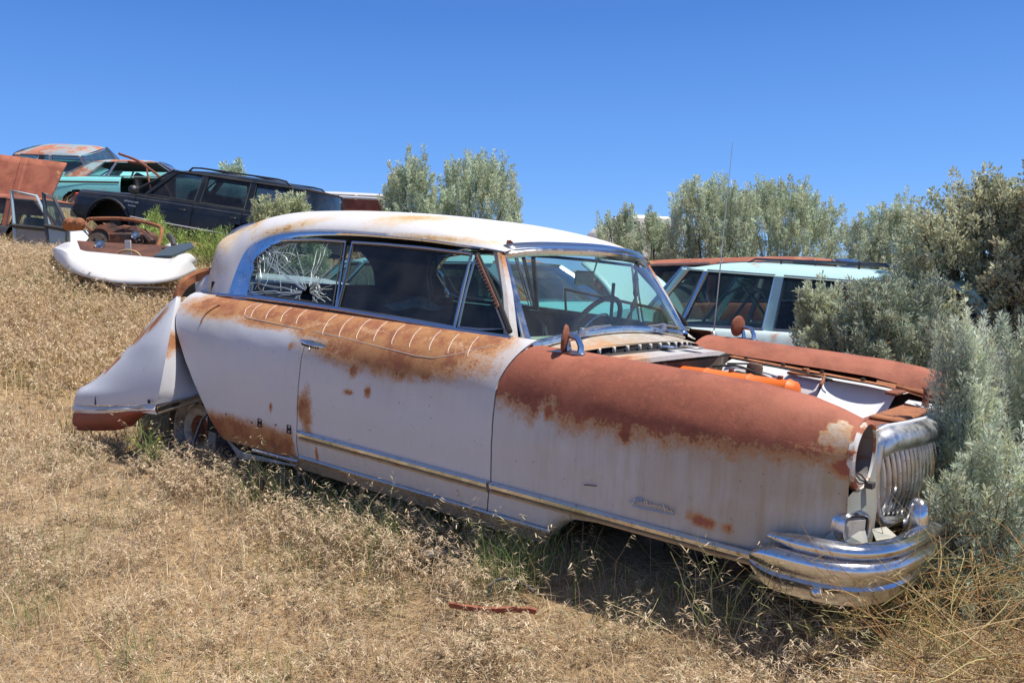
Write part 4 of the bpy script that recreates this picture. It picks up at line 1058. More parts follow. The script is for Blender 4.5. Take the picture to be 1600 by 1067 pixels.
# ================================================================= dry grass
def blades(P, L, az, lean, wd, col, curl=.6):
    """one tapered bent blade per base point"""
    n = len(P)
    d = np.stack([np.cos(az), np.sin(az), np.zeros(n)], 1)
    sd = np.stack([-np.sin(az), np.cos(az), np.zeros(n)], 1)
    tw = rng.uniform(0, PI, n)[:, None]
    side = sd * np.cos(tw) + d * np.sin(tw)
    up = np.array([0, 0, 1.])
    def pt(t, le): return P + (d * np.sin(le)[:, None] + up * np.cos(le)[:, None]) * (L * t)[:, None]
    m1 = P + (d * np.sin(lean)[:, None] + up * np.cos(lean)[:, None]) * (L * .5)[:, None]
    l2 = np.minimum(lean + curl, 1.75)
    tp = m1 + (d * np.sin(l2)[:, None] + up * np.cos(l2)[:, None]) * (L * .5)[:, None]
    w_ = (wd / 2)[:, None]
    V = np.stack([P - side * w_, P + side * w_, m1 + side * w_ * .8, m1 - side * w_ * .8, tp], 1).reshape(-1, 3)
    k = np.arange(n) * 5
    F4 = np.stack([k, k + 1, k + 2, k + 3], 1); F3 = np.stack([k + 3, k + 2, k + 4], 1)
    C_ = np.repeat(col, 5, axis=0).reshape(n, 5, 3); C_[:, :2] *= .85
    return V, F4, F3, C_.reshape(-1, 3)
def merge(parts):
    V, F4, F3, Cc = [], [], [], []; o = 0
    for v, a, b, c in parts:
        V.append(v); F4.append(a + o); F3.append(b + o); Cc.append(c); o += len(v)
    return np.concatenate(V), np.concatenate(F4), np.concatenate(F3), np.concatenate(Cc)
def cells(X, Y, s, seed=0):     # cheap smooth value noise 0..1
    def h(a, b): v = np.sin(a * 127.1 + b * 311.7 + seed * 74.7) * 43758.5453; return v - np.floor(v)
    x, y = X * s, Y * s; ix, iy = np.floor(x), np.floor(y); fx, fy = x - ix, y - iy
    fx, fy = fx * fx * (3 - 2 * fx), fy * fy * (3 - 2 * fy)
    return (h(ix, iy) * (1 - fx) + h(ix + 1, iy) * fx) * (1 - fy) + (h(ix, iy + 1) * (1 - fx) + h(ix + 1, iy + 1) * fx) * fy
CI = np.array(CARI)
def carlocal(P): return P @ CI[:3, :3].T + CI[:3, 3]
STRAW = np.array([(.60, .45, .24), (.50, .36, .19), (.66, .54, .33), (.40, .26, .13), (.46, .30, .15), (.34, .30, .25), (.52, .34, .16)])
def straw(n, dull=None):
    c = STRAW[rng.integers(0, len(STRAW), n)] * rng.uniform(.75, 1.2, (n, 1)); c = c * .84 + c.mean(1, keepdims=True) * .19; return np.clip(c * 1.30, 0, .88)
def scatter(n, y0, y1, sx=.74, pad=.8, power=1):
    Y = np.exp(rng.uniform(math.log(y0), math.log(y1), n)); X = rng.uniform(-1, 1, n) * (sx * Y + pad)
    return X, Y
def under_car(X, Y, Z, m=0.0):
    q = carlocal(np.stack([X, Y, Z], 1)); return (q[:, 0] > -2.75) & (q[:, 0] < .5) & (np.abs(q[:, 1]) < .86 - m)
def field():
    parts = []
    # short upright
    n = 240000
    X, Y = scatter(n, 1.9, 42); Z = ground(X, Y)
    d1 = cells(X, Y, 1.3, 1) * .6 + cells(X, Y, 4.5, 2) * .4
    hill = np.clip((Y - 5) / 6, 0, 1) * np.clip((-X - .5) / 2, 0, 1)
    keep = (rng.uniform(0, 1, n) < (d1 - .08) * 1.9) & ~under_car(X, Y, Z)
    X, Y, Z, d1, hill = [q[keep] for q in (X, Y, Z, d1, hill)]; n = len(X)
    L = rng.uniform(.035, .115, n) * (.6 + .9 * d1) * (1 + 1.1 * hill) * np.clip(Y / 4, 1, 2.6) ** .6
    c = straw(n); g = (cells(X, Y, 2.2, 5) > .66) & (rng.uniform(0, 1, n) < .42)
    c[g] = np.array([.20, .25, .08]) * rng.uniform(.7, 1.5, (g.sum(), 1))
    gy = cells(X, Y, 1.1, 9)[:, None]; c = c * (1 - .5 * np.clip(gy - .45, 0, 1)) + np.clip(gy - .5, 0, 1) * np.array([.16, .15, .14])
    c = c * (1 + hill[:, None] * np.array([.10, .06, .0]))
    parts.append(blades(np.stack([X, Y, Z - .004], 1), L, rng.uniform(0, 2 * PI, n), rng.uniform(.1, .95, n), rng.uniform(.0016, .0032, n) * np.clip(Y / 3.3, .8, 12) , c))
    # fallen straws
    n = 150000
    X, Y = scatter(n, 1.9, 14); Z = ground(X, Y) + rng.uniform(.003, .035, n)
    keep = ~under_car(X, Y, Z); X, Y, Z = X[keep], Y[keep], Z[keep]; n = len(X)
    az = rng.uniform(0, 2 * PI, n) ; az = az + (cells(X, Y, 3, 3) - .5) * 3
    c = straw(n) * rng.uniform(.7, 1.1, (n, 1)); gy = np.clip(cells(X, Y, 1.1, 9) - .5, 0, 1)[:, None]
    c = c * (1 - .5 * gy) + gy * np.array([.17, .155, .14])
    parts.append(blades(np.stack([X, Y, Z], 1), rng.uniform(.05, .17, n), az, rng.uniform(1.25, 1.62, n), rng.uniform(.0014, .0028, n) * np.clip(Y / 3.3, .8, 5), c, .12))
    V, F4, F3, c = merge(parts)
    o = npmesh('dry_grass', V, F4, F3, c, veg('straw', .32, .75)); tag(o, 'matted straw coloured dry grass covering the whole ground', None, None, 'stuff')
field()
def tall(name, label, spots, n_each, hmin, hmax, spread, heads=True, green=0.0, wd=.0022, colr=None):
    """clumps of thin stems carrying drooping seed heads"""
    B = np.repeat(np.array([(s[0], s[1]) for s in spots], float), n_each, axis=0)
    sc = np.repeat(np.array([s[2] if len(s) > 2 else 1. for s in spots]), n_each)
    n = len(B); B = B + rng.normal(0, spread, (n, 2)) * sc[:, None]
    Z = ground(B[:, 0], B[:, 1]); P = np.stack([B[:, 0], B[:, 1], Z - .01], 1)
    keep = ~under_car(P[:, 0], P[:, 1], P[:, 2], .02); P = P[keep]; sc = sc[keep]; n = len(P)
    L = rng.uniform(hmin, hmax, n) * sc; az = rng.uniform(0, 2 * PI, n); lean = rng.uniform(.03, .5, n)
    c = straw(n) if colr is None else np.array(colr) * rng.uniform(.7, 1.3, (n, 1))
    g = rng.uniform(0, 1, n) < green; c[g] = np.array([.17, .24, .07]) * rng.uniform(.7, 1.4, (g.sum(), 1))
    Wd = np.full(n, wd) * np.clip(P[:, 1] / 4, .8, 4)
    parts = [blades(P, L, az, lean, Wd, c, .5)]
    if heads:
        d = np.stack([np.cos(az), np.sin(az), np.zeros(n)], 1); up = np.array([0, 0, 1.])
        l2 = np.minimum(lean + .5, 1.75)
        m1 = P + (d * np.sin(lean)[:, None] + up * np.cos(lean)[:, None]) * (L * .5)[:, None]
        for k in range(9):
            t = rng.uniform(.35, 1.0, n)
            q = m1 + (d * np.sin(l2)[:, None] + up * np.cos(l2)[:, None]) * (L * .5 * t)[:, None]
            hc = np.array([(.76, .60, .40), (.66, .49, .32), (.84, .70, .50)])[rng.integers(0, 3, n)] * rng.uniform(.65, 1.1, (n, 1))
            hc[g] = hc[g] * .5 + np.array([.15, .2, .08]) * .7
            parts.append(blades(q, rng.uniform(.018, .042, n) * sc, az + rng.normal(0, .9, n), rng.uniform(.9, 2.3, n), rng.uniform(.003, .006, n) * np.clip(P[:, 1] / 4, .8, 3), hc, .5))
    V, F4, F3, c = merge(parts)
    o = npmesh(name, V, F4, F3, c, veg('straw', .32, .75)); tag(o, label, None, None, 'stuff'); return o
def cw(x, y): p = car2world((x, y, .1)); return (p[0], p[1])
sp = []
rr = random.Random(5)
for k in range(80):            # along the near side of the sedan
    x = rr.uniform(-2.75, .8)
    if -.55 < x < .25: x -= 1.2
    sp.append((*cw(x, -rr.uniform(.92, 1.25)), rr.uniform(.55, 1.0)))
for k in range(8): sp.append((*cw(rr.uniform(-2.75, -2.3), -rr.uniform(.95, 1.2)), rr.uniform(.8, 1.1)))
for k in range(16): sp.append((*cw(rr.uniform(-1.5, -.65), -rr.uniform(.95, 1.35)), rr.uniform(.85, 1.2)))
for k in range(12): sp.append((*cw(rr.uniform(-4.6, -3.2), -rr.uniform(1.0, 1.4)), rr.uniform(.4, .75)))
tall('seed_grass', 'tufts of tall tan seed-headed grass crowding the foot of the rusty sedan', sp, 20, .10, .24, .085)
sp = [(*cw(rr.uniform(-.6, 1.0), -rr.uniform(1.15, 1.7)), rr.uniform(.6, .9)) for k in range(24)] + [(*cw(rr.uniform(-4.6, .9), -rr.uniform(1.1, 2.2)), rr.uniform(.4, .75)) for k in range(110)] + [(rr.uniform(-3.6, 2.3), rr.uniform(2.2, 4), rr.uniform(.3, .6)) for k in range(90)]
tall('scattered_tufts', 'low scattered tufts of dry grass in the foreground', sp, 30, .12, .26, .07, True, .12)
sp = []
for k in range(520):
    Y = rr.uniform(6.5, 13); X = -rr.uniform(.25, .62) * Y - .3; sp.append((X, Y, rr.uniform(.8, 1.4)))
for k in range(170): Y = rr.uniform(13, 24); sp.append((-rr.uniform(.22, .62) * Y, Y, rr.uniform(.9, 1.5)))
tall('hillside_grass', 'thick golden grass on the slope left of the sedan', sp, 36, .10, .24, .22, True, .06, colr=(.68, .50, .25))
sp = [(*cw(rr.uniform(-2.9, .7), -rr.uniform(.95, 1.3)), rr.uniform(.7, 1.1)) for k in range(60)]
tall('wispy_stalks', 'sparse taller wispy stalks rising in front of the sedan sill', sp, 3, .28, .44, .06, True, .35, .0017)
# green tufts
gs = [(835, 905, 3.55), (820, 880, 3.6), (850, 890, 3.6), (620, 800, 4.3), (645, 815, 4.2), (468, 740, 4.9), (455, 760, 4.8), (208, 735, 5.2), (120, 700, 5.6), (500, 870, 3.9), (55, 980, 3.1), (780, 850, 3.8), (740, 800, 4.0), (560, 850, 3.9), (200, 1010, 2.9)]
sp = []
for px, py, Yd in gs:
    t = W(px, py, Yd); sp.append((t.x, t.y, 1.0))
for k in range(26):
    t = cw(-rr.uniform(.3, 2.2), -rr.uniform(.93, 1.12)); sp.append((t[0], t[1], rr.uniform(.9, 1.5)))
tall('green_tufts', 'fresh green grass tufts growing among the straw near the sedan', sp, 55, .10, .24, .055, False, .75, .003)

# ---- generic 3-sided stalks
def stalks(paths, rad, name, m, col, parent=None):
    """paths (N,K,3), rad (K,)"""
    N_, K, _ = paths.shape
    T = np.gradient(paths, axis=1); T /= np.linalg.norm(T, axis=2, keepdims=True) + 1e-9
    ref = np.array([.3, .9, .2]); A = np.cross(T, ref); A /= np.linalg.norm(A, axis=2, keepdims=True) + 1e-9; B = np.cross(T, A)
    r = (rad if np.ndim(rad) == 2 else np.tile(rad, (N_, 1)))[:, :, None]
    V = np.stack([paths + (A * math.cos(a) + B * math.sin(a)) * r for a in (0, 2 * PI / 3, 4 * PI / 3)], 2)    # N,K,3,3
    k0 = (np.arange(N_) * K * 3)[:, None, None] + (np.arange(K - 1) * 3)[None, :, None]
    F = []
    for j in range(3):
        F.append(np.stack([k0[..., 0] + j, k0[..., 0] + (j + 1) % 3, k0[..., 0] + (j + 1) % 3 + 3, k0[..., 0] + j + 3], -1).reshape(-1, 4))
    Cc = np.repeat(col, K * 3, axis=0)
    return npmesh(name, V.reshape(-1, 3), np.concatenate(F), None, Cc, m, parent)
def tangle(name, label, n, box, L, r, cols, up=.35):
    X = rng.uniform(box[0], box[1], n); Y = rng.uniform(box[2], box[3], n); Z = ground(X, Y)
    K = 7; az = rng.uniform(0, 2 * PI, n); el = rng.uniform(.15, 1.25, n) * up * 2
    d = np.stack([np.cos(az) * np.cos(el), np.sin(az) * np.cos(el), np.sin(el)], 1)
    P = np.zeros((n, K, 3)); P[:, 0] = np.stack([X, Y, Z + rng.uniform(-.02, box[4], n)], 1); ll = rng.uniform(.5, 1, n) * L
    for k in range(1, K):
        d = d + rng.normal(0, .13, (n, 3)); d[:, 2] -= .02; d /= np.linalg.norm(d, axis=1, keepdims=True)
        P[:, k] = P[:, k - 1] + d * (ll / (K - 1))[:, None]
    c = np.array(cols)[rng.integers(0, len(cols), n)] * rng.uniform(.7, 1.25, (n, 1))
    o = stalks(P, np.linspace(r, r * .5, K), name, veg('straw', .32, .75), c); tag(o, label, None, None, 'stuff'); return o
tangle('dry_stalks', 'tangle of wiry orange-tan weed stalks around the front bumper and sagebrush', 950, (1.05, 2.6, 2.35, 3.3, .28), .50, .0019, [(.62, .42, .18), (.55, .34, .14), (.70, .55, .30), (.48, .42, .18), (.40, .24, .12)])
tangle('bumper_stalks', 'thin greenish-tan weed stalks rising in front of the chrome bumper', 170, (.55, 1.75, 2.75, 3.15, .08), .42, .0017, [(.55, .52, .24), (.42, .45, .18), (.66, .56, .32)], .6)
tangle('loose_straw', 'long loose straws lying across the foreground grass', 420, (-2.4, 2.2, 2.0, 4.2, .05), .40, .0013, [(.66, .52, .30), (.6, .44, .22), (.5, .38, .2)], .12)

# ================================================================= shrubs
def dirs(n, up):
    v = rng.normal(0, 1, (n, 3)); v[:, 2] = np.abs(v[:, 2]) * up + .08; return v / np.linalg.norm(v, axis=1, keepdims=True)
def shrub(name, label, cx, cy, zg, rx, ry, h, ns=260, nl=80, leaf=.03, lw=.28, spike=.28, cols=((.23, .26, .17), (.30, .32, .22), (.17, .19, .12)), upness=.75, tuft=.030, group=None, inner=.45, seed=0, brown=.06, lumps=9, nst=70, stemr=.012, var=(.84, .20), stemcol=(.16, .12, .085)):
    root = empty(name, (cx, cy, zg), 0, label, 'shrub', group)
    # uneven outline: random lobes push the surface in and out
    U_ = dirs(ns, 1.0)
    lob = rng.normal(0, 1, (lumps, 3)); lob[:, 2] = np.abs(lob[:, 2]); lob /= np.linalg.norm(lob, axis=1, keepdims=True)
    f = var[0] + var[1] * np.max(np.clip((U_ @ lob.T - .80) / .2, 0, 1) ** .7, axis=1) + rng.normal(0, .05, ns)
    rad = np.where(rng.uniform(0, 1, ns) < .68, 1.0, rng.uniform(inner, 1, ns)) * f
    U_ = U_ / (np.abs(U_) ** 3.6).sum(1, keepdims=True) ** (1 / 3.6)
    tip = U_ * rad[:, None] * np.array([rx, ry, h])
    low = tip[:, 2] < .12 * h; tip[low, 2] += .05 * h
    # spike axis: mostly up, some outwards
    ax = U_ * (1 - upness) + np.array([0, 0, 1.]) * upness + rng.normal(0, .10, (ns, 3)); ax /= np.linalg.norm(ax, axis=1, keepdims=True)
    SL = spike * rng.uniform(.55, 1.25, ns)
    base = tip - ax * SL[:, None]
    t = rng.uniform(0, 1, (ns, nl)) ** .85
    pos = base[:, None] + ax[:, None] * (t * SL[:, None])[..., None]
    rr_ = rng.normal(0, 1, (ns, nl, 3)); rr_ -= (rr_ * ax[:, None]).sum(2, keepdims=True) * ax[:, None]; rr_ /= np.linalg.norm(rr_, axis=2, keepdims=True) + 1e-9
    pos = pos + rr_ * (tuft * (1.15 - .75 * t) * rng.uniform(.1, 1.2, (ns, nl)))[..., None]
    ld = ax[:, None] * rng.uniform(.5, 1.2, (ns, nl, 1)) + rr_ * rng.uniform(.3, 1.2, (ns, nl, 1)) + rng.normal(0, .18, (ns, nl, 3)); ld /= np.linalg.norm(ld, axis=2, keepdims=True)
    sd = np.cross(ld, rng.normal(0, 1, (ns, nl, 3))); sd /= np.linalg.norm(sd, axis=2, keepdims=True) + 1e-9
    LL = (leaf * rng.uniform(.6, 1.3, (ns, nl)))[..., None]
    V = np.stack([pos, pos + ld * LL * .55 + sd * LL * lw * .5, pos + ld * LL, pos + ld * LL * .55 - sd * LL * lw * .5], 2).reshape(-1, 3)
    k = np.arange(ns * nl) * 4; F = np.stack([k, k + 1, k + 2, k + 3], 1)
    cs = np.array(cols)
    sc = cs[rng.integers(0, len(cs), ns)] * rng.uniform(.8, 1.2, (ns, 1)) * 1.6
    cc = sc[:, None] * rng.uniform(.8, 1.2, (ns, nl, 1)); br = rng.uniform(0, 1, (ns, nl)) < brown; cc[br] = np.array([.36, .25, .12]) * rng.uniform(.6, 1.2, (br.sum(), 1))
    crown = npmesh('crown', V, F, None, np.repeat(cc.reshape(-1, 3), 4, axis=0), veg('leaves', .32, .6), root)
    # woody stems from the root to the spikes
    idx = rng.choice(ns, min(nst, ns), replace=False); K = 6; P = np.zeros((len(idx), K, 3))
    for q in range(K):
        u = q / (K - 1); e = base[idx] + ax[idx] * (SL[idx] * .7)[:, None]
        P[:, q] = e * np.array([1, 1, 1]) * u ** 1.0 * np.stack([u ** .35 * np.ones(len(idx)), u ** .35 * np.ones(len(idx)), np.ones(len(idx))], 1) + rng.normal(0, .012, (len(idx), 3)) * (0 < q)
    P[:, 0] = rng.normal(0, .05, (len(idx), 3)) * np.array([1, 1, 0]) + np.array([0, 0, -.05])
    stalks(P, np.linspace(stemr, stemr * .3, K), 'stems', veg('bark', 0, .9), np.array(stemcol) * rng.uniform(.7, 1.3, (len(idx), 1)), root)
    return root
SAGE = ((.32, .37, .27), (.37, .42, .31), (.28, .32, .23), (.36, .38, .26))
GB = 'sagebrush bushes around the yard'
def bush(px0, px1, pytop, Yd, pybase=None, **k):
    """a shrub spanning the given photo columns at distance Yd, standing on the terrain"""
    x0 = (px0 - 800) / FPX * Yd; x1 = (px1 - 800) / FPX * Yd; cx = (x0 + x1) / 2
    zt = W((px0 + px1) / 2, pytop, Yd).z; zg = float(ground(cx, Yd)); rx = (x1 - x0) / 2
    lab = k.pop('label'); ryr = k.pop('depth', .8)
    return shrub('sagebrush', lab, cx, Yd, zg, rx * 1.04, rx * ryr, (zt - zg) / 1.0, group=GB, **k)
bush(597, 700, 262, 12.0, label='left lobe of the pale sagebrush rising behind the roof of the sedan', ns=620, nl=130, leaf=.036, tuft=.030, spike=.34, cols=SAGE)
bush(655, 812, 258, 12.4, label='broad sagebrush behind the middle of the sedan roof', ns=900, nl=130, leaf=.036, tuft=.030, spike=.34, cols=SAGE)
bush(392, 464, 316, 9.2, label='small sagebrush just left of the sedan roof in front of the black car', ns=260, nl=120, leaf=.034, tuft=.03, spike=.28, cols=((.30, .33, .20), (.34, .36, .23)), upness=.6)
bush(430, 520, 310, 9.4, label='pale sagebrush between the sedan roof and the tail of the black car', ns=340, nl=120, leaf=.034, tuft=.03, spike=.28, cols=((.30, .33, .20), (.34, .36, .23)), upness=.6)
bush(344, 390, 255, 20.5, label='tiny sagebrush tip showing above the roof rack of the black car', ns=90, nl=70, leaf=.09, tuft=.06, spike=.5, cols=SAGE)
bush(1036, 1180, 297, 12.6, label='large sagebrush behind the wagon, left half with the aerial in front', ns=900, nl=130, leaf=.038, tuft=.032, spike=.32, cols=SAGE)
bush(1130, 1318, 300, 13.2, label='widest sagebrush behind the wagon roof rack', ns=1050, nl=130, leaf=.038, tuft=.032, spike=.32, cols=SAGE, brown=.08)
bush(930, 1005, 334, 15, label='low sagebrush in front of the distant white motorhome', ns=360, nl=110, leaf=.038, tuft=.032, spike=.3, cols=SAGE)
bush(985, 1055, 340, 14.5, label='low sagebrush right of the distant white motorhome', ns=320, nl=110, leaf=.038, tuft=.032, spike=.3, cols=SAGE)
bush(1316, 1460, 333, 11.5, label='sagebrush beyond the tail of the wagon', ns=700, nl=130, leaf=.036, tuft=.030, spike=.32, cols=SAGE)
bush(1238, 1350, 452, 6.3, label='round sagebrush leaning against the wagon side', ns=420, nl=110, leaf=.034, tuft=.026, spike=.22, cols=((.33, .35, .25), (.37, .39, .28), (.28, .30, .21)), upness=.55)
bush(1300, 1490, 448, 6.0, label='dark sagebrush between the wagon tail and the far front fender', ns=560, nl=120, leaf=.034, tuft=.03, spike=.22, cols=((.24, .27, .20), (.28, .31, .24), (.20, .23, .17)), upness=.45)
bush(1412, 1690, 322, 6.9, label='tall dark spreading bush at the right edge of the yard', ns=1150, nl=150, leaf=.034, lw=.4, tuft=.05, spike=.26, cols=((.30, .31, .21), (.36, .36, .25), (.26, .28, .19), (.34, .35, .24)), upness=.45, brown=.07, inner=.25, stemr=.03, nst=150, lumps=16, var=(.68, .40))
bush(1540, 1720, 310, 6.4, label='twiggy bush cut off by the right edge of the photo', ns=420, nl=140, leaf=.034, lw=.4, tuft=.055, spike=.28, cols=((.30, .30, .20), (.35, .32, .21)), upness=.45, brown=.09, inner=.3, stemr=.025, var=(.68, .4))
SV = dict(var=(.66, .36))
SIL = ((.36, .40, .31), (.42, .46, .37), (.30, .34, .26), (.38, .40, .27))
bush(1449, 1562, 505, 3.3, label='silvery sagebrush touching the grille of the sedan', ns=300, nl=210, leaf=.020, lw=.2, tuft=.016, spike=.34, cols=SIL, upness=.86, **SV, depth=.8, brown=.03, stemr=.005, inner=.3)
bush(1500, 1690, 480, 3.75, label='taller silvery sagebrush at the right edge in the foreground', ns=360, nl=210, leaf=.021, lw=.2, tuft=.016, spike=.38, cols=SIL, upness=.88, **SV, depth=.7, brown=.03, stemr=.005, inner=.3)
bush(1450, 1640, 680, 3.1, label='low front clump of silvery sagebrush in the weeds at right', ns=220, nl=170, leaf=.020, lw=.2, tuft=.018, spike=.24, cols=SIL, upness=.75, **SV, depth=.55, brown=.06, stemr=.005, inner=.3)
GRN = ((.22, .30, .07), (.28, .34, .10), (.16, .22, .06))
for a in ((212, 292, 352, 12.2, 'feathery green weed growing against the front door of the black car'), (292, 378, 362, 11.6, 'feathery green weed between the white body shell and the sedan roof'), (228, 262, 332, 12.8, 'thin green weed reaching up the front door of the black car')):
    t = bush(a[0], a[1], a[2], a[3], label=a[4], ns=120, nl=60, leaf=.06, lw=.12, tuft=.06, spike=.4, cols=GRN, upness=.6, stemr=.005, brown=.03); t.name = 'green_weed'; t['category'] = 'weed'; t['group'] = 'green weeds'
# mustard stalks with yellow flowers by the near side
def mustard(px, py, Yd, h, label, seed):
    r_ = random.Random(seed); b = W(px, py, Yd); zg = float(ground(b.x, b.y))
    root = empty('mustard_weed', (b.x, b.y, zg), 0, label, 'weed', 'yellow flowered weeds by the sedan')
    P = []; tips = []
    for k in range(9):
        a = r_.uniform(0, 6.28); e = r_.uniform(.05, .5); d = Vector((math.cos(a) * e, math.sin(a) * e, 1)).normalized(); L = h * r_.uniform(.5, 1)
        p = [Vector((0, 0, 0)) + d * L * t + Vector((0, 0, -.06 * t * t * e)) for t in np.linspace(0, 1, 6)]; P.append(p); tips.append(p[-1])
        for j in range(5):
            q = p[r_.randrange(2, 5)]; a2 = r_.uniform(0, 6.28); d2 = Vector((math.cos(a2), math.sin(a2), 1.0)).normalized()
            pp = [q + d2 * .09 * t for t in np.linspace(0, 1, 6)]; P.append(pp)
            if r_.random() < .15: tips.append(pp[-1])
    stalks(np.array([[tuple(v) for v in p] for p in P]), np.linspace(.0022, .0009, 6), 'stem', veg('straw'), np.tile([(.22, .30, .10)], (len(P), 1)) * rng.uniform(.8, 1.3, (len(P), 1)), root)
    m = MB(); YEL = mat('yellow_petals', (.75, .62, .04), .6)
    for t in tips[::2]:
        for k in range(4):
            a = 1.57 * k + r_.random(); m.add([t, t + Vector((math.cos(a - .4) * .006, math.sin(a - .4) * .006, .003)), t + Vector((math.cos(a) * .010, math.sin(a) * .010, .004)), t + Vector((math.cos(a + .4) * .006, math.sin(a + .4) * .006, .003))], [(0, 1, 2, 3)])
    m.build('flowers', YEL, root, smooth=False)
mustard(770, 840, 3.75, .42, 'spindly mustard weed with yellow flowers in front of the fender gap', 1)
mustard(600, 790, 4.3, .30, 'spindly weed with a few yellow flowers in front of the door', 2)
mustard(675, 800, 4.1, .38, 'single tall thin green weed in front of the door middle', 3)
mustard(500, 720, 4.75, .26, 'bent pale green weed in front of the lower door edge', 4)
mustard(235, 800, 4.6, .24, 'small yellow flowered weed on the open grass left of the sedan', 5)

# ================================================================= things lying on the ground
def on(px, py, Yd):
    b = W(px, py, Yd); return Vector((b.x, b.y, float(ground(b.x, b.y))))
p = on(690, 879, 3.55)
m = MB(); rows = []
for k in range(12):
    t = k / 11; rows.append([(-.085 + .17 * t, (.020 + .002 * math.sin(9 * t + 3 * a)) * math.cos(a), .02 + (.018 + .002 * math.sin(7 * t + 2 * a)) * math.sin(a)) for a in np.linspace(0, 2 * PI, 14, endpoint=False)])
m.grid(rows, True); o = m.build('weathered_stick', mat('grey_wood', (.19, .18, .18), .8, 0, (60, (.08, .08, .08), .4, .7), bump=.4)); o.location = p + Vector((0, 0, .035)); o.rotation_euler = (0, 0, .08); tag(o, 'short grey weathered stick lying in the dry grass', 'stick')
p = on(775, 942, 3.05)
m = MB().tube([(-.16, .05, .03), (-.10, .02, .03), (-.03, 0, .028), (.05, 0, .03), (.11, .004, .028), (.135, .01, .02)], .009, 7, flat=1.6)
o = m.build('rusty_rod', mat('red_rust', (.30, .09, .05), .85, 0, (40, (.16, .05, .03), .4, .7))); o.location = p + Vector((0, 0, .045)); tag(o, 'curved red rusty rod half buried in the straw', 'metal rod')
p = on(790, 915, 3.2)
m = MB().tube(catmull([(-.06, -.03, .0), (-.055, .0, .04), (-.02, .02, .055), (.03, .02, .05), (.08, .0, .035), (.10, -.02, .02)], 4), .0065, 6)
o = m.build('rubber_hose', RUBBER); o.location = p + Vector((0, 0, .03)); tag(o, 'thin black rubber hose looped above the rusty rod', 'hose')

# ================================================================= the other vehicles
def place(local, px, py, Yd, yaw, pitch=0., roll=0.):
    Rm = Matrix.Rotation(yaw, 4, 'Z') @ Matrix.Rotation(-pitch, 4, 'Y') @ Matrix.Rotation(roll, 4, 'X')
    return Matrix.Translation(W(px, py, Yd) - Rm @ Vector(local)) @ Rm
def car_root(name, M, label, cat='car', group='wrecked vehicles in the yard'):
    o = empty(name, (0, 0, 0), 0, label, cat, group); o.matrix_world = M; return o
def carbody(root, m, st, arches=(), name='body', step=.05, cut=None):
    xs = np.arange(st[0][0], st[-1][0] + 1e-6, step); A = np.array(st, float)
    rows = []
    for x in xs:
        zb, zs, zt, wb, ws_, wt_ = [np.interp(x, A[:, 0], A[:, i]) for i in range(1, 7)]
        half = catmull([(wb, zb), (ws_ * .985, zb + .08), (ws_, lerp(zb, zs, .35)), (ws_, lerp(zb, zs, .7)), (lerp(ws_, wt_, .45), zs - .035), (wt_, zs), (wt_ * .85, lerp(zs, zt, .6)), (wt_ * .4, zt), (0, zt)], 4)
        rows.append([(x, -q[0], q[1]) for q in half] + [(x, q[0], q[1]) for q in half[::-1][1:]])
    V = [list(p) for r in rows for p in r]; n = len(rows[0]); F = []
    for (ax, az, ar) in arches:
        for v in V:
            d = math.hypot(v[0] - ax, v[2] - az)
            if ar < d < ar + step * .7 and abs(v[1]) > .45: v[0] = ax + (v[0] - ax) * ar / d; v[2] = az + (v[2] - az) * ar / d
    for i in range(len(rows) - 1):
        for j in range(n - 1):
            q = (i * n + j, i * n + j + 1, (i + 1) * n + j + 1, (i + 1) * n + j); c = [sum(V[k][a] for k in q) / 4 for a in range(3)]
            if any(math.hypot(c[0] - ax, c[2] - az) < ar and abs(c[1]) > .45 for ax, az, ar in arches): continue
            if cut and cut(*c): continue
            F.append(q)
    mb = MB(); mb.add(V, F); k = len(mb.v)
    mb.f += [tuple(range(n)), tuple((len(rows) - 1) * n + j for j in range(n))[::-1]]
    o = mb.build(name, m, root, angle=45)
    bx = MB().box(((st[0][0] + st[-1][0]) / 2, 0, A[:, 1].mean() + .1), ((st[-1][0] - st[0][0]) * .86, A[:, 5].max() * 1.2, .25)); bx.build('chassis', DARK, root, smooth=False)
    return o
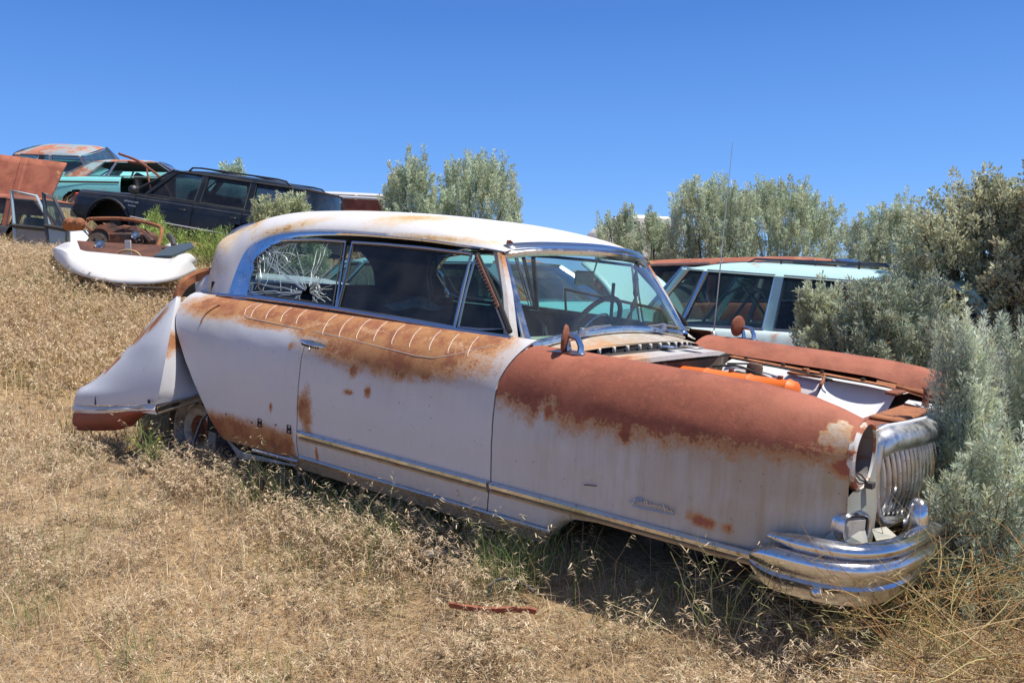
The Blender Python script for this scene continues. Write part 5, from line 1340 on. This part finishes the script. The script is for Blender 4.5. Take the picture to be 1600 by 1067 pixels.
def greenhouse(root, m, g, glassm, posts, trim=FR, name='roof'):
    """g: xb0, xt0 (windshield), xt1, xb1 (rear), zb belt, zt roof edge, wb, wt, crown"""
    xs = np.linspace(g['xt1'], g['xt0'], 24); rows = []
    for i, x in enumerate(xs):
        u = i / 23; e = (1 - abs(2 * u - 1) ** 5); zt = g['zt'] + g.get('dz', 0) * (u - .5)
        rows.append([(x, g['wt'] * v, zt - .035 + (.035 + g['crown'] * e) * (1 - abs(v) ** 5) ** .8 * (.55 + .45 * e)) for v in np.linspace(-1, 1, 25)])
    bt = [[(p[0], p[1] * .97, p[2] - .03) for p in r] for r in rows]
    mb = MB().grid(rows); rf = mb.build(name, m, root)
    MB().grid(bt).build('headliner', LINER, root)
    def bp(xb): return np.interp(xb, [g['xb1'], g['xb0']], [g['xb1'], g['xb0']])
    for s in (-1, 1):
        B = lambda x: Vector((x, s * g['wb'], g['zb'])); T = lambda x: Vector((x, s * g['wt'] * .985, g['zt'] - .03 + g.get('dz', 0) * ((x - g['xt1']) / (g['xt0'] - g['xt1']) - .5)))
        for k, (xb, xt, w0, w1, kind) in enumerate(posts):
            a, b = B(xb), T(xt); q = MB(); 
            q.add([(a.x - w0, a.y - s * .0, a.z - .02), (a.x + w0, a.y, a.z - .02), (b.x + w1, b.y, b.z), (b.x - w1, b.y, b.z), (a.x - w0, a.y - s * .05, a.z - .02), (a.x + w0, a.y - s * .05, a.z - .02), (b.x + w1, b.y - s * .05, b.z), (b.x - w1, b.y - s * .05, b.z)], [(0, 1, 2, 3), (7, 6, 5, 4), (0, 4, 5, 1), (1, 5, 6, 2), (2, 6, 7, 3), (3, 7, 4, 0)])
            q.build('pillar', trim if kind == 't' else m, root, smooth=False)
        for k in range(len(posts) - 1):
            p0, p1 = posts[k], posts[k + 1]
            if 'x' in p0[4]: continue
            P = [B(p0[0] + p0[2]) , B(p1[0] - p1[2]), T(p1[1] - p1[3]), T(p0[1] + p0[3])]
            off = Vector((0, -s * .02, 0)); P = [v + off for v in P]
            if 'n' not in p0[4]: MB().poly(P).build('side_window', glassm, root, smooth=False)
            MB().tube([v - off * .6 for v in P + [P[0]]], .014, 4, up=(0, 1, 0)).build('window_frame', trim, root, smooth=False)
    for a, b, nm in ((g['xb0'], g['xt0'], 'windshield'), (g['xb1'], g['xt1'], 'rear_window')):
        d = .10 if nm == 'windshield' else -.10
        wr = [[(lerp(a, b, t) + d * (1 - (v) ** 2) * 1.0 + (.0), lerp(g['wb'] * .97, g['wt'] * .95, t) * v, lerp(g['zb'], g['zt'] - .02, t) + g.get('dz', 0) * t * (.5 if nm == 'windshield' else -.5)) for v in np.linspace(-1, 1, 11)] for t in (0, .5, 1)]
        MB().grid(wr).build(nm, glassm, root)
        MB().tube([Vector(p) for p in wr[0]] + [Vector(p) for p in wr[2][::-1]] + [Vector(wr[0][0])], .02, 4).build(nm + '_frame', trim, root)
    return rf
def seats(root, xs, z, w_=.6):
    for x in xs: MB().box((x, 0, z), (.16, w_ * 2, .5), bev=.06).box((x + .25, 0, z - .28), (.5, w_ * 2, .16), bev=.05).build('seat', CLOTH, root)
def simple_wheel(root, x, y, z, r, s, m=None):
    w_ = MB().disc((x, y, z), (0, s, 0), 1, 1, 28, [(r * .6, -.18), (r * .95, -.17), (r, -.12), (r, -.03), (r * .93, 0), (r * .66, .01)]).build('wheel', RUBBER, root)
    MB().disc((x, y, z), (0, s, 0), 1, 1, 24, [(r * .66, .005), (r * .6, .012), (r * .55, -.03), (r * .25, -.02), (r * .22, .02), (.001, .025)]).build('hubcap', m or mat('dull_hub', (.3, .28, .26), .5, .5), w_)

# ---- pale turquoise station wagon right behind the sedan, nose to the left, hood up
TUR = paint('pale_turquoise_paint', (.42, .62, .60), rust1=(.30, .12, .09), rust2=(.42, .24, .17), big=2.2, rustamt=.60)
TURW = paint('faded_turquoise_side', (.50, .60, .60), rust1=(.33, .15, .12), rust2=(.45, .30, .24), big=2.6, rustamt=.54)
WYAW = math.atan2(.60, -.80)
wag = car_root('station_wagon', place((.62, .80, 1.05), 1026, 504, 8.05, WYAW, .035, 0), 'pale turquoise station wagon with roof rack and raised hood, behind the sedan', 'station wagon')
Wst = [(-2.6, .45, .98, 1.0, .70, .78, .70), (-2.4, .38, 1.02, 1.03, .8, .88, .76), (-1.5, .34, 1.03, 1.04, .84, .94, .80), (0, .33, 1.03, 1.04, .84, .94, .80), (.9, .33, 1.02, 1.05, .84, .93, .80), (1.7, .36, .98, .86, .82, .92, .82), (2.2, .40, .93, .80, .80, .88, .80), (2.35, .48, .86, .78, .72, .80, .72)]
carbody(wag, TURW, Wst, [(1.55, .38, .40), (-1.45, .38, .40)])
greenhouse(wag, TUR, dict(xb0=.85, xt0=.45, xt1=-1.95, xb1=-2.25, zb=1.04, zt=1.50, wb=.79, wt=.70, crown=.08, dz=.13), glass('wagon_glass', (.42, .50, .50), .03, gl=.05),
    [(-2.15, -1.85, .06, .06, 'p'), (-1.32, -1.34, .05, .05, 'p'), (-.40, -.44, .045, .04, 'p'), (.40, .22, .018, .018, 't'), (.78, .42, .03, .03, 'p')])
seats(wag, (-.4, -1.5), 1.02)
m = MB()
for s in (-1, 1): m.tube([(-.05, s * .42, 1.60), (-.12, s * .42, 1.635), (-1.2, s * .42, 1.60), (-1.28, s * .42, 1.56)], .009, 6)
for x in (-.15, -.65, -1.2): m.tube([(x, -.42, 1.638 + .03 * x), (x, .42, 1.638 + .03 * x)], .009, 6)
for s in (-1, 1):
    for x in (-.35, -1.0): m.tube([(x, s * .42, 1.55), (x, s * .42, 1.62)], .010, 6)
m.build('roof_rack', mat('dark_rack', (.08, .08, .09), .4, .6), wag)
for (x0, x1, yy, zz) in ((.75, .45, .60, 0), (.2, -.3, .3, 0), (-.1, .35, -.2, 0), (-.45, 0, .5, 0), (.6, .1, 0, 0)):
    MB().tube([(x0, yy, .98), ((x0 + x1) / 2, yy, 1.3 + .1 * yy), (x1, yy - .1, 1.45)], .014, 6).build('loose_bracket', mat('pale_bracket', (.32, .42, .38), .6), wag)
MB().grid([[(x, .943, .56), (x, .952, .58), (x, .943, .60)] for x in (-2.3, 1.0)]).build('side_moulding', CHROME, wag)
for s in (-1, 1): simple_wheel(wag, 1.55, s * .86, .33, .34, s); simple_wheel(wag, -1.45, s * .86, .33, .34, s)
# raised hood, hinged at the cowl
hp = []
for i in range(13):
    t = i / 12; hp.append([(1.02 + 1.05 * t * math.cos(1.02) - .05 * math.sin(PI * t), .66 * v * (1 - .10 * t ** 4), 1.05 + 1.05 * t * math.sin(1.02) * .62 + .05 * math.sin(PI * t) - .04 * abs(v) ** 3) for v in np.linspace(-1, 1, 17)])
h_ = MB().grid(hp).build('raised_hood', TUR, wag, solid=.02)
MB().tube([(1.6, .5, .95), (1.25, .5, 1.28)], .008, 5).build('hood_prop', DARKMETAL, wag)

# ---- long rusty red roofed car just beyond the wagon
RR = paint('red_brown_rusted_paint', (.30, .10, .07), big=2, rustamt=.3)
rc = car_root('rust_red_sedan', place((0, .6, 1.50), 1080, 405, 10.4, WYAW + .05, .0), 'dark rust red sedan mostly hidden behind the turquoise station wagon', 'car')
carbody(rc, RR, [(-2.5, .45, .9, .95, .7, .8, .72), (-1.8, .36, 1.0, 1.02, .84, .93, .8), (1.0, .34, 1.0, 1.02, .84, .93, .8), (2.2, .40, .9, .95, .8, .88, .78), (2.5, .5, .85, .88, .7, .75, .68)], [(1.5, .38, .38), (-1.4, .38, .38)])
greenhouse(rc, RR, dict(xb0=1.35, xt0=1.05, xt1=-1.6, xb1=-1.95, zb=1.02, zt=1.47, wb=.79, wt=.70, crown=.05), glass('wagon_glass'), [(-1.8, -1.5, .08, .08, 'p'), (-.3, -.3, .04, .04, 'p'), (1.25, .95, .04, .04, 'p')])
for s in (-1, 1): simple_wheel(rc, 1.5, s * .86, .33, .34, s); simple_wheel(rc, -1.4, s * .86, .33, .34, s)

# ---- turquoise sedan with a rust stripe, seen through the side windows
TQ = paint('turquoise_paint', (.16, .46, .46), rust1=(.34, .12, .07), rust2=(.45, .25, .14), big=2, rustamt=.56)
ts = car_root('turquoise_sedan', place((-.4, .8, 1.0), 640, 462, 8.3, WYAW + .1, .03), 'turquoise sedan with rusty pillar seen through the side windows of the white sedan', 'car')
carbody(ts, TQ, [(-2.4, .45, .9, .95, .7, .8, .72), (-1.7, .34, .98, 1.0, .84, .92, .8), (.8, .33, .98, 1.0, .84, .92, .8), (2.1, .40, .88, .92, .8, .88, .78), (2.4, .5, .8, .85, .7, .75, .68)], [(1.45, .36, .38), (-1.4, .36, .38)])
greenhouse(ts, paint('rusty_turquoise_roof', (.25, .5, .5), rust1=(.38, .14, .07), big=1.6, rustamt=.44), dict(xb0=1.0, xt0=.55, xt1=-1.2, xb1=-1.75, zb=.98, zt=1.34, wb=.78, wt=.66, crown=.07), glass('wagon_glass'), [(-1.6, -1.15, .09, .07, 'p'), (-.25, -.3, .035, .035, 'p'), (.55, .3, .015, .015, 't'), (.92, .5, .04, .04, 'p')])
seats(ts, (-.2, -1.2), .95)
for s in (-1, 1): simple_wheel(ts, 1.45, s * .84, .33, .34, s); simple_wheel(ts, -1.4, s * .84, .33, .34, s)

# ---- black sport utility car on the slope
BLK = mat('black_car_paint', (.010, .013, .016), .38, 0, (3, (.035, .036, .036), .45, .7))
BTR = mat('black_plastic', (.03, .03, .032), .5)
suv = car_root('black_suv', place((1.32, .84, .42), 170, 352, 15.0, math.atan2(.30, -.95), .165), 'black four-door off-road car with roof rails and missing front wheel, on the slope', 'suv')
carbody(suv, BLK, [(-2.25, .52, 1.0, 1.02, .72, .82, .78), (-2.15, .44, 1.02, 1.03, .8, .86, .80), (-1.4, .40, 1.02, 1.03, .83, .87, .80), (.75, .38, 1.0, 1.03, .83, .87, .80), (1.0, .38, .99, 1.02, .83, .87, .79), (2.0, .42, .93, .95, .82, .86, .76), (2.12, .50, .88, .90, .76, .80, .72), (2.16, .58, .80, .81, .68, .7, .66)], [(1.32, .40, .43), (-1.37, .40, .43)])
g_ = greenhouse(suv, BLK, dict(xb0=1.0, xt0=.36, xt1=-2.08, xb1=-2.18, zb=1.02, zt=1.50, wb=.78, wt=.63, crown=.06), glass('tinted_glass', (.30, .32, .34), .02, gl=.08), [(-2.12, -1.95, .07, .06, 'p'), (-1.22, -1.18, .06, .05, 'p'), (-.28, -.28, .055, .05, 'p'), (.72, .30, .05, .05, 'p')], trim=BTR)
seats(suv, (-.15, -1.1), .95)
LP = mat('grey_cladding', (.30, .30, .34), .45)
for s in (-1, 1):
    MB().tube([(.88, s * .872, .62), (.30, s * .885, .61)], .035, 6, up=(0, 1, 0), flat=.35).build('side_cladding', LP, suv)
    MB().tube([(.26, s * .885, .61), (-.95, s * .885, .60)], .035, 6, up=(0, 1, 0), flat=.35).build('side_cladding', LP, suv)
    MB().tube([(1.95, s * .855, .90), (1.0, s * .868, .94), (-1.9, s * .868, .95)], .006, 4).build('pinstripe', LP, suv)
    a = [(1.32 + .46 * math.cos(t), s * .875, .40 + .46 * math.sin(t)) for t in np.linspace(-.1, PI + .1, 16)]
    MB().tube(a, .03, 6, up=(0, 1, 0), flat=.6).build('wheel_flare', BTR, suv)
    MB().tube([(.10, s * .56, 1.50), (.04, s * .56, 1.56), (-.12, s * .56, 1.575), (-1.55, s * .56, 1.575), (-1.72, s * .56, 1.56), (-1.80, s * .56, 1.50)], .016, 6).build('roof_rail', BTR, suv)
    MB().box((.83, s * .93, 1.06), (.14, .16, .14), bev=.04).build('door_mirror', BTR, suv)
    for x in (-.10, -1.05): MB().box((x, s * .878, .86), (.13, .02, .035), bev=.008).build('door_handle', BTR, suv)
    for x in (.82, -.28, -1.2): MB().tube([(x, s * .8735, .45), (x, s * .8745, .98)], .006, 4).build('door_gap', DARK, suv)
    MB().box((2.06, s * .66, .80), (.14, .30, .14), bev=.02).build('headlight', mat('amber_lens', (.65, .08, .015), .3) if s > 0 else GALV, suv)
for k, (px, py) in enumerate(((194, 311), (199, 316))):
    pass
m = MB()
for k, w_ in enumerate((.03, .02, .03, .025, .03, .02, .035, .02)):
    m.box((1.02 - k * .036, .878, .86 + .006 * (k % 2)), (w_, .003, .028))
for k in range(5): m.box((.94 - k * .032, .878, .80), (.024, .003, .024))
m.build('fender_lettering', mat('silver_letters', (.45, .45, .45), .4), suv, smooth=False)
for x in (-.3, -1.1): MB().tube([(x, -.56, 1.575), (x, .56, 1.575)], .014, 6).build('cross_bar', BTR, suv)
simple_wheel(suv, -1.37, .82, .36, .36, 1); simple_wheel(suv, -1.37, -.82, .36, .36, -1); simple_wheel(suv, 1.32, -.80, .36, .36, -1)
MB().disc((1.32, .70, .42), (0, 1, 0), 1, 1, 20, [(.12, -.1), (.13, .0), (.06, .01), (.05, .05), (.001, .05)]).build('brake_hub', DARKMETAL, suv)
MB().box((2.2, 0, .55), (.10, 1.5, .2), bev=.03).build('front_bumper', BTR, suv)

# ---- turquoise coupe and the rusty roofed car above it on the hill
AQ = paint('aqua_paint', (.20, .56, .56), rust1=(.33, .11, .06), rust2=(.4, .2, .12), big=2.2, rustamt=.58)
AQR = paint('rusted_aqua_roof', (.32, .46, .48), rust1=(.36, .13, .075), rust2=(.42, .2, .12), big=1.6, rustamt=.36)
cp = car_root('aqua_coupe', place((-1.4, -.86, .55), 106, 303, 19.5, math.atan2(.12, .99), -.0), 'turquoise two-door hardtop with missing door and rusty roof, on top of the hill', 'car')
carbody(cp, AQ, [(-2.3, .5, .88, .90, .72, .80, .72), (-2.2, .38, .90, .92, .8, .88, .78), (-1.0, .34, .93, .95, .84, .92, .8), (.9, .34, .93, .96, .84, .92, .8), (2.2, .40, .86, .9, .8, .88, .78), (2.4, .5, .8, .82, .7, .76, .68)], [(1.4, .34, .36), (-1.2, .30, .34)], cut=lambda x, y, z: -.30 < x < .85 and z > .40 and z < .95 and y < -.6)
greenhouse(cp, AQR, dict(xb0=1.0, xt0=.45, xt1=-.95, xb1=-1.55, zb=.95, zt=1.31, wb=.79, wt=.66, crown=.06), glass('wagon_glass'), [(-1.25, -.80, .22, .12, 'pn'), (-.62, -.45, .012, .012, 'tn'), (.90, .42, .03, .03, 't')])
seats(cp, (-.05,), .82)
MB().grid([[(x, -.925, .78), (x, -.932, .80), (x, -.925, .82)] for x in (-2.15, -.32)]).build('side_moulding', DARKMETAL, cp)
for s in (-1, 1): simple_wheel(cp, 1.4, s * .84, .30, .32, s); simple_wheel(cp, -1.2, s * .84, .28, .32, s)
c2 = car_root('rusty_roofed_sedan', place((0, -.4, 1.48), 92, 236, 25, math.atan2(-.10, .98), -.05, .34), 'sedan with a patchy grey and rust roof at the top left of the hill', 'car')
carbody(c2, AQ, [(-2.4, .5, .9, .92, .72, .80, .72), (-1.0, .34, .98, 1.0, .84, .92, .8), (.9, .34, .98, 1.0, .84, .92, .8), (2.4, .5, .85, .88, .7, .8, .7)], [(1.5, .34, .36), (-1.3, .34, .36)])
greenhouse(c2, paint('rust_grey_roof', (.28, .33, .36), rust1=(.33, .12, .07), rust2=(.4, .2, .13), big=1.3, rustamt=.40), dict(xb0=1.1, xt0=.8, xt1=-1.15, xb1=-1.5, zb=1.0, zt=1.44, wb=.79, wt=.68, crown=.08), glass('wagon_glass'), [(-1.35, -1.05, .08, .08, 'p'), (-.1, -.1, .035, .035, 'p'), (1.0, .75, .04, .04, 'p')])
for s in (-1, 1): simple_wheel(c2, 1.5, s * .84, .30, .32, s); simple_wheel(c2, -1.3, s * .84, .30, .32, s)

# ---- bent rusty pipe sticking up beyond the black car
m = MB().tube(catmull([W(186, 240, 17.5), W(190, 242, 17.5), W(212, 250, 17.3), W(232, 263, 17), W(254, 283, 16.6), W(275, 330, 16.4), Vector((W(285, 380, 16.3).x, 16.3, float(ground(-6, 16.3)) - .05))], 4), .024, 8)
o = m.build('bent_pipe', RUST); tag(o, 'bent rusty pipe rising behind the black car with its end in the sky', 'pipe')
m = MB().tube([W(200, 253, 17.4), W(228, 257, 17.2), W(236, 300, 17), Vector((W(240, 350, 16.9).x, 16.9, float(ground(-6.6, 16.9)) - .05))], .018, 8)
o = m.build('rusty_bar', RUST); tag(o, 'shorter rusty bar just under the bent pipe', 'bar')

# ---- compact car cut by the left edge, doors open, and the raised rusty hood behind it
BLU = paint('blue_white_paint', (.33, .42, .47), big=2.2, rustamt=.66)
GRY = mat('dull_grey_door', (.30, .29, .27), .6, 0, (5, (.2, .17, .14), .5, .8))
RFR = paint('rust_red_roof', (.33, .12, .09), big=2, rustamt=.2)
cc = car_root('compact_car', place((0.10, -.72, .95), 30, 345, 14.6, math.atan2(-.25, .97), -.10), 'small rusty roofed car with open doors cut by the left edge', 'car')
carbody(cc, mat('faded_black_body', (.04, .04, .045), .5), [(-2.0, .5, .8, .84, .6, .7, .62), (-1.0, .30, .85, .87, .70, .78, .66), (.5, .28, .85, .88, .70, .78, .66), (.75, .28, .85, .9, .70, .78, .66), (1.8, .36, .75, .8, .66, .72, .62), (1.95, .45, .65, .7, .55, .6, .55)], [(1.3, .28, .30), (-1.2, .28, .30)], cut=lambda x, y, z: -.1 < x < .72 and z > .32 and z < .87 and y < -.5)
greenhouse(cc, RFR, dict(xb0=.85, xt0=.25, xt1=-1.1, xb1=-1.5, zb=.86, zt=1.33, wb=.66, wt=.54, crown=.05), GLASS, [(-1.3, -1.0, .08, .06, 'p'), (-.25, -.3, .05, .04, 'pn'), (.80, .22, .045, .04, 'p')], trim=BTR)
seats(cc, (0,), .78, .5)
simple_wheel(cc, 1.3, -.70, .27, .28, -1); simple_wheel(cc, 1.3, .70, .27, .28, 1); simple_wheel(cc, -1.2, -.70, .27, .28, -1)
def open_door(px0, px1, Yd, fr, pan, dx0=0., pybot=392, pytop=298, pybelt=350, slant=.35, name='open_door', lab=None):
    """door standing open: panel below, tube window frame above"""
    M = cc.matrix_world.inverted(); L = lambda px, py, Y=None: M @ W(px, py, Y or Yd)
    a, b, c, d = L(px0, pybelt), L(px1, pybelt + 6), L(px1 - 2, pybot), L(px0 + 4, pybot - 4)
    o = MB().poly([tuple(q) for q in (a, b, c, d)], (0, .05, 0)).build(name, pan, cc, smooth=False)
    if lab: o['label'] = lab
    t0, t1 = L(px0 - 4, pytop), L(lerp(px0, px1, slant), pytop + 8)
    MB().tube([tuple(q) for q in (d, a, t0, t1, b, c)], .028, 6, flat=.7).build('door_frame', fr, o)
    MB().poly([tuple(q) for q in (a, b, t1, t0)]).build('door_glass', GLASS, o, smooth=False)
    MB().tube([tuple(a + Vector((0, -.02, -.03))), tuple(b + Vector((-.02, -.02, -.03)))], .035, 6).build('door_sill', BTR, o)
    return o
open_door(22, 80, 13.9, mat('pale_blue_frame', (.35, .46, .52), .4), GRY, slant=.6, lab='dull grey open front door')
open_door(72, 106, 13.6, mat('dark_frame', (.05, .06, .07), .4), BLU, pytop=301, pybelt=350, pybot=390, slant=.35, lab='narrow blue open door seen almost edge-on')
hd = empty('rusty_hood', (0, 0, 0), 0, 'big flat dull red hood standing upright at the left edge behind the small car', 'car hood')
P4 = [W(-60, 236, 16.2), W(105, 256, 16.0), W(68, 338, 15.6), W(-60, 330, 15.6)]
hd.location = Vector((W(20, 330, 15.6).x, 15.6, float(ground(-8.5, 15.6))))
Hl = [p - hd.location for p in P4]
rows = []
for i in range(9):
    t = i / 8; A2, B2 = Hl[0].lerp(Hl[3], t), Hl[1].lerp(Hl[2], t); rows.append([A2.lerp(B2, u) + Vector((0, -.05 * math.sin(PI * u) - (.03 if abs(u - .62) < .02 else 0), 0)) for u in (0, .15, .3, .45, .59, .605, .62, .635, .65, .8, .92, 1)])
hpn = MB().grid(rows).build('hood_panel', RFR, hd, angle=20, solid=.03)
for u in (.25, .8):
    b = Hl[3].lerp(Hl[2], u); MB().tube([b + Vector((0, .02, .1)), Vector((b.x, b.y + .15, -.1))], .035, 6).build('hood_hinge', DARKMETAL, hd)

# ---- white body shell with an engine in it, lying in the grass at left
sh = empty('white_body_shell', (0, 0, 0), 0, 'white curved nose section of a car with a rusty engine inside, lying in the grass', 'car wreck')
sh.location = on(200, 440, 9.8)
def S3(px, py, Y): return W(px, py, Y) - sh.location
SW = mat('white_shell_paint', (.60, .585, .57), .5, 0, (4, (.60, .56, .52), .5, .8))
top = catmull([S3(92, 384, 10.4), S3(100, 380, 10.0), S3(114, 379, 9.7), S3(128, 391, 9.6), S3(160, 395, 9.6), S3(215, 400, 9.6), S3(265, 404, 9.6), S3(280, 398, 9.6), S3(295, 396, 9.7), S3(306, 405, 9.9), S3(309, 414, 10.3)], 6)
bot = catmull([S3(90, 400, 10.4), S3(91, 407, 9.8), S3(104, 419, 9.4), S3(125, 429, 9.2), S3(160, 438, 9.1), S3(200, 443, 9.1), S3(235, 443, 9.1), S3(265, 440, 9.2), S3(288, 434, 9.4), S3(306, 424, 9.8), S3(310, 420, 10.3)], 6)
rows = []
for a, b in zip(top, bot):
    rows.append([tuple(a * (1 - t) + b * t + np.array((0, -.07 * math.sin(PI * t) ** .7 - .05 * (t > .35), .02 * math.sin(PI * t)))) for t in np.linspace(0, 1, 10)])
MB().grid(rows).build('nose_panel', SW, sh, solid=.012)
MB().poly([tuple(S3(*q)) for q in ((110, 362, 11), (133, 360, 11), (141, 372, 10.9), (135, 392, 10.6), (110, 385, 10.6))], (0, .04, 0)).build('side_panel', SW, sh, smooth=False)
MB().poly([tuple(S3(*q)) for q in ((250, 388, 11), (268, 378, 11), (276, 380, 10.9), (274, 396, 10.6), (252, 398, 10.6))], (0, .04, 0)).build('side_panel', SW, sh, smooth=False)
WALL = mat('brown_inner_wall', (.075, .03, .02), .85, 0, (6, (.16, .06, .035), .45, .7))
m = MB().poly([tuple(S3(*q)) for q in ((120, 376, 10.5), (262, 384, 10.5), (268, 406, 10.0), (128, 398, 10.0))], (0, .03, 0))
m.build('inner_wall', WALL, sh, smooth=False)
m = MB()
for i in range(7):
    px = 150 + i * 12; m.disc(tuple(S3(px, 370 - 3 * math.sin(i * 1.3), 10.9)), (.3, -1, .2 * math.sin(i)), .07 + .03 * (i % 3), .12, 12)
m.box(tuple(S3(200, 376, 10.9)), (.62, .35, .22), bev=.05).box(tuple(S3(182, 366, 11)), (.32, .3, .14), bev=.04).tube([S3(170, 366, 10.8), S3(195, 358, 10.8), S3(225, 364, 10.8), S3(238, 380, 10.7)], .05, 8)
m.build('engine', mat('engine_grime', (.17, .06, .03), .8, 0, (7, (.05, .03, .025), .42, .58), bump=.5, bscale=18), sh)
for px, py, r, Y in ((155, 372, .11, 10.6), (156, 382, .055, 10.3), (200, 362, .06, 10.8), (212, 368, .05, 10.7), (218, 376, .04, 10.6)):
    MB().disc(S3(px, py, Y), (.2, -1, .25), 1, 1, 20, [(.001, .03), (r * .4, .03), (r * .5, .0), (r * .85, .0), (r, .02), (r, -.04)]).build('pulley', DARKMETAL if r > .1 or r < .05 else GALV, sh)
MB().tube(catmull([S3(137, 345, 11.2), S3(143, 342, 11.1), S3(190, 342, 10.9), S3(225, 347, 10.8), S3(250, 355, 10.7), S3(252, 366, 10.6), S3(247, 385, 10.5)], 4), .022, 8).build('rusty_hoop', ORANGERUST, sh)
MB().tube(catmull([S3(137, 345, 11.2), S3(134, 352, 11), S3(145, 362, 10.9), S3(165, 372, 10.8)], 3), .016, 6).build('rusty_hoop', RUST, sh)
MB().box(tuple(S3(200, 387, 9.95)), (.07, .02, .16), bev=.004).build('bracket', mat('grey_bracket', (.4, .36, .35), .6), sh)
a = [S3(200 + 20 * math.cos(t), 404 - 13 * math.sin(t), 9.9) for t in np.linspace(0, PI, 14)]
MB().tube(a, .012, 6).build('arched_rim', mat('tan_rim', (.4, .26, .12), .6), sh)
MB().poly([tuple(S3(*q)) for q in ((240, 403, 9.7), (270, 402, 9.6), (303, 388, 9.9), (298, 381, 10.2), (262, 388, 10.1))], (0, 0, .02)).build('loose_black_panel', mat('dark_green_panel', (.06, .075, .075), .4), sh, smooth=False)
MB().tube([S3(272, 385, 10.2), S3(270, 375, 10.3), S3(264, 368, 10.4)], .035, 7).build('hose_stub', RUBBER, sh)
MB().tube([S3(130, 440, 9.2), S3(200, 449, 9.0), S3(262, 451, 9.0)], .015, 6).build('lower_rail', DARKMETAL, sh)
# rusty drums beyond it
for px, py, Yd, r, lab in ((108, 350, 13.2, .085, 'left rusty round tank lying beside the open car door'), (123, 351, 13.0, .09, 'right rusty round tank lying behind the white body shell')):
    o = MB().disc((0, 0, 0), (.5, -.8, .1), 1, 1, 24, [(.001, .16), (r * .6, .14), (r * .95, .08), (r, .02), (r, -.1), (r * .9, -.15), (.001, -.18)]).build('rusty_tank', ORANGERUST); o.location = W(px, py, Yd); tag(o, lab, 'tank', 'rusty tanks on the slope')

# ---- pale wagon with rust-streaked roof, upright rusty panel in front of it
PW = paint('pale_grey_paint', (.52, .52, .54), rust1=(.36, .15, .08), rust2=(.5, .28, .16), big=1.6, rustamt=.50)
pw = car_root('pale_wreck', place((0, -.5, 1.48), 566, 302, 18.5, math.atan2(.05, 1), -.04), 'pale car with rust streaked roof beyond the tail of the black car', 'car')
carbody(pw, PW, [(-2.4, .5, .9, .92, .72, .80, .72), (-1.0, .34, .98, 1.0, .84, .92, .8), (.9, .34, .98, 1.0, .84, .92, .8), (2.4, .5, .85, .88, .7, .8, .7)], [(1.5, .34, .36), (-1.3, .34, .36)])
greenhouse(pw, PW, dict(xb0=1.1, xt0=.8, xt1=-1.15, xb1=-1.5, zb=1.0, zt=1.44, wb=.79, wt=.68, crown=.06), glass('wagon_glass'), [(-1.35, -1.05, .08, .08, 'p'), (-.1, -.1, .035, .035, 'p'), (1.0, .75, .04, .04, 'p')])
for s in (-1, 1): simple_wheel(pw, 1.5, s * .84, .30, .32, s); simple_wheel(pw, -1.3, s * .84, .30, .32, s)
pl = empty('upright_wreck_sheet', on(563, 360, 16.5), 0, 'upright trapezoid rusty panel framed in white above the sedan roof', 'car panel')
Q = lambda px, py: W(px, py, 16.5) - pl.location
MB().poly([tuple(Q(*q)) for q in ((528, 311), (597, 314), (606, 345), (512, 345))], (0, .03, 0)).build('panel', RFR, pl, smooth=False)
MB().tube([Q(510, 346), Q(526, 309), Q(530, 308), Q(590, 311), Q(598, 312), Q(609, 346)], .025, 6).build('panel_frame', mat('white_frame', (.62, .63, .65), .5), pl)
for px in (530, 590): MB().tube([Q(px, 345), Vector((Q(px, 345).x, 0, -.1))], .03, 6).build('leg', DARKMETAL, pl)

# ---- motorhome far off
rv_ = car_root('motorhome', place((0, -1.1, 2.75), 1000, 337, 50, math.atan2(.2, 1), 0), 'distant white motorhome with brown stripe showing above the bushes', 'motorhome')
RVW = mat('motorhome_white', (.72, .70, .64), .5, 0, (3, (.6, .55, .45), .5, .8))
MB().box((.35, 0, 1.55), (3.0, 2.2, 2.35), bev=.12).build('body', RVW, rv_)
MB().box((-1.7, 0, 1.35), (1.6, 2.0, 1.5), bev=.3).build('cab', RVW, rv_)
for x, w_ in ((-.45, .9), (1.0, .7)): MB().box((x, -1.105, 2.15), (w_, .03, .55), bev=.02).build('window', mat('dark_window', (.04, .05, .06), .15), rv_)
MB().box((.35, -1.11, 1.5), (2.8, .02, .18)).build('stripe', mat('brown_stripe', (.25, .13, .06), .6), rv_)
MB().box((.3, 0, 2.78), (.7, .6, .16), bev=.04).build('roof_unit', RVW, rv_)
for x in (-1.4, 1.2): simple_wheel(rv_, x, -1.0, .38, .38, -1)
# pale roof far behind the sedan
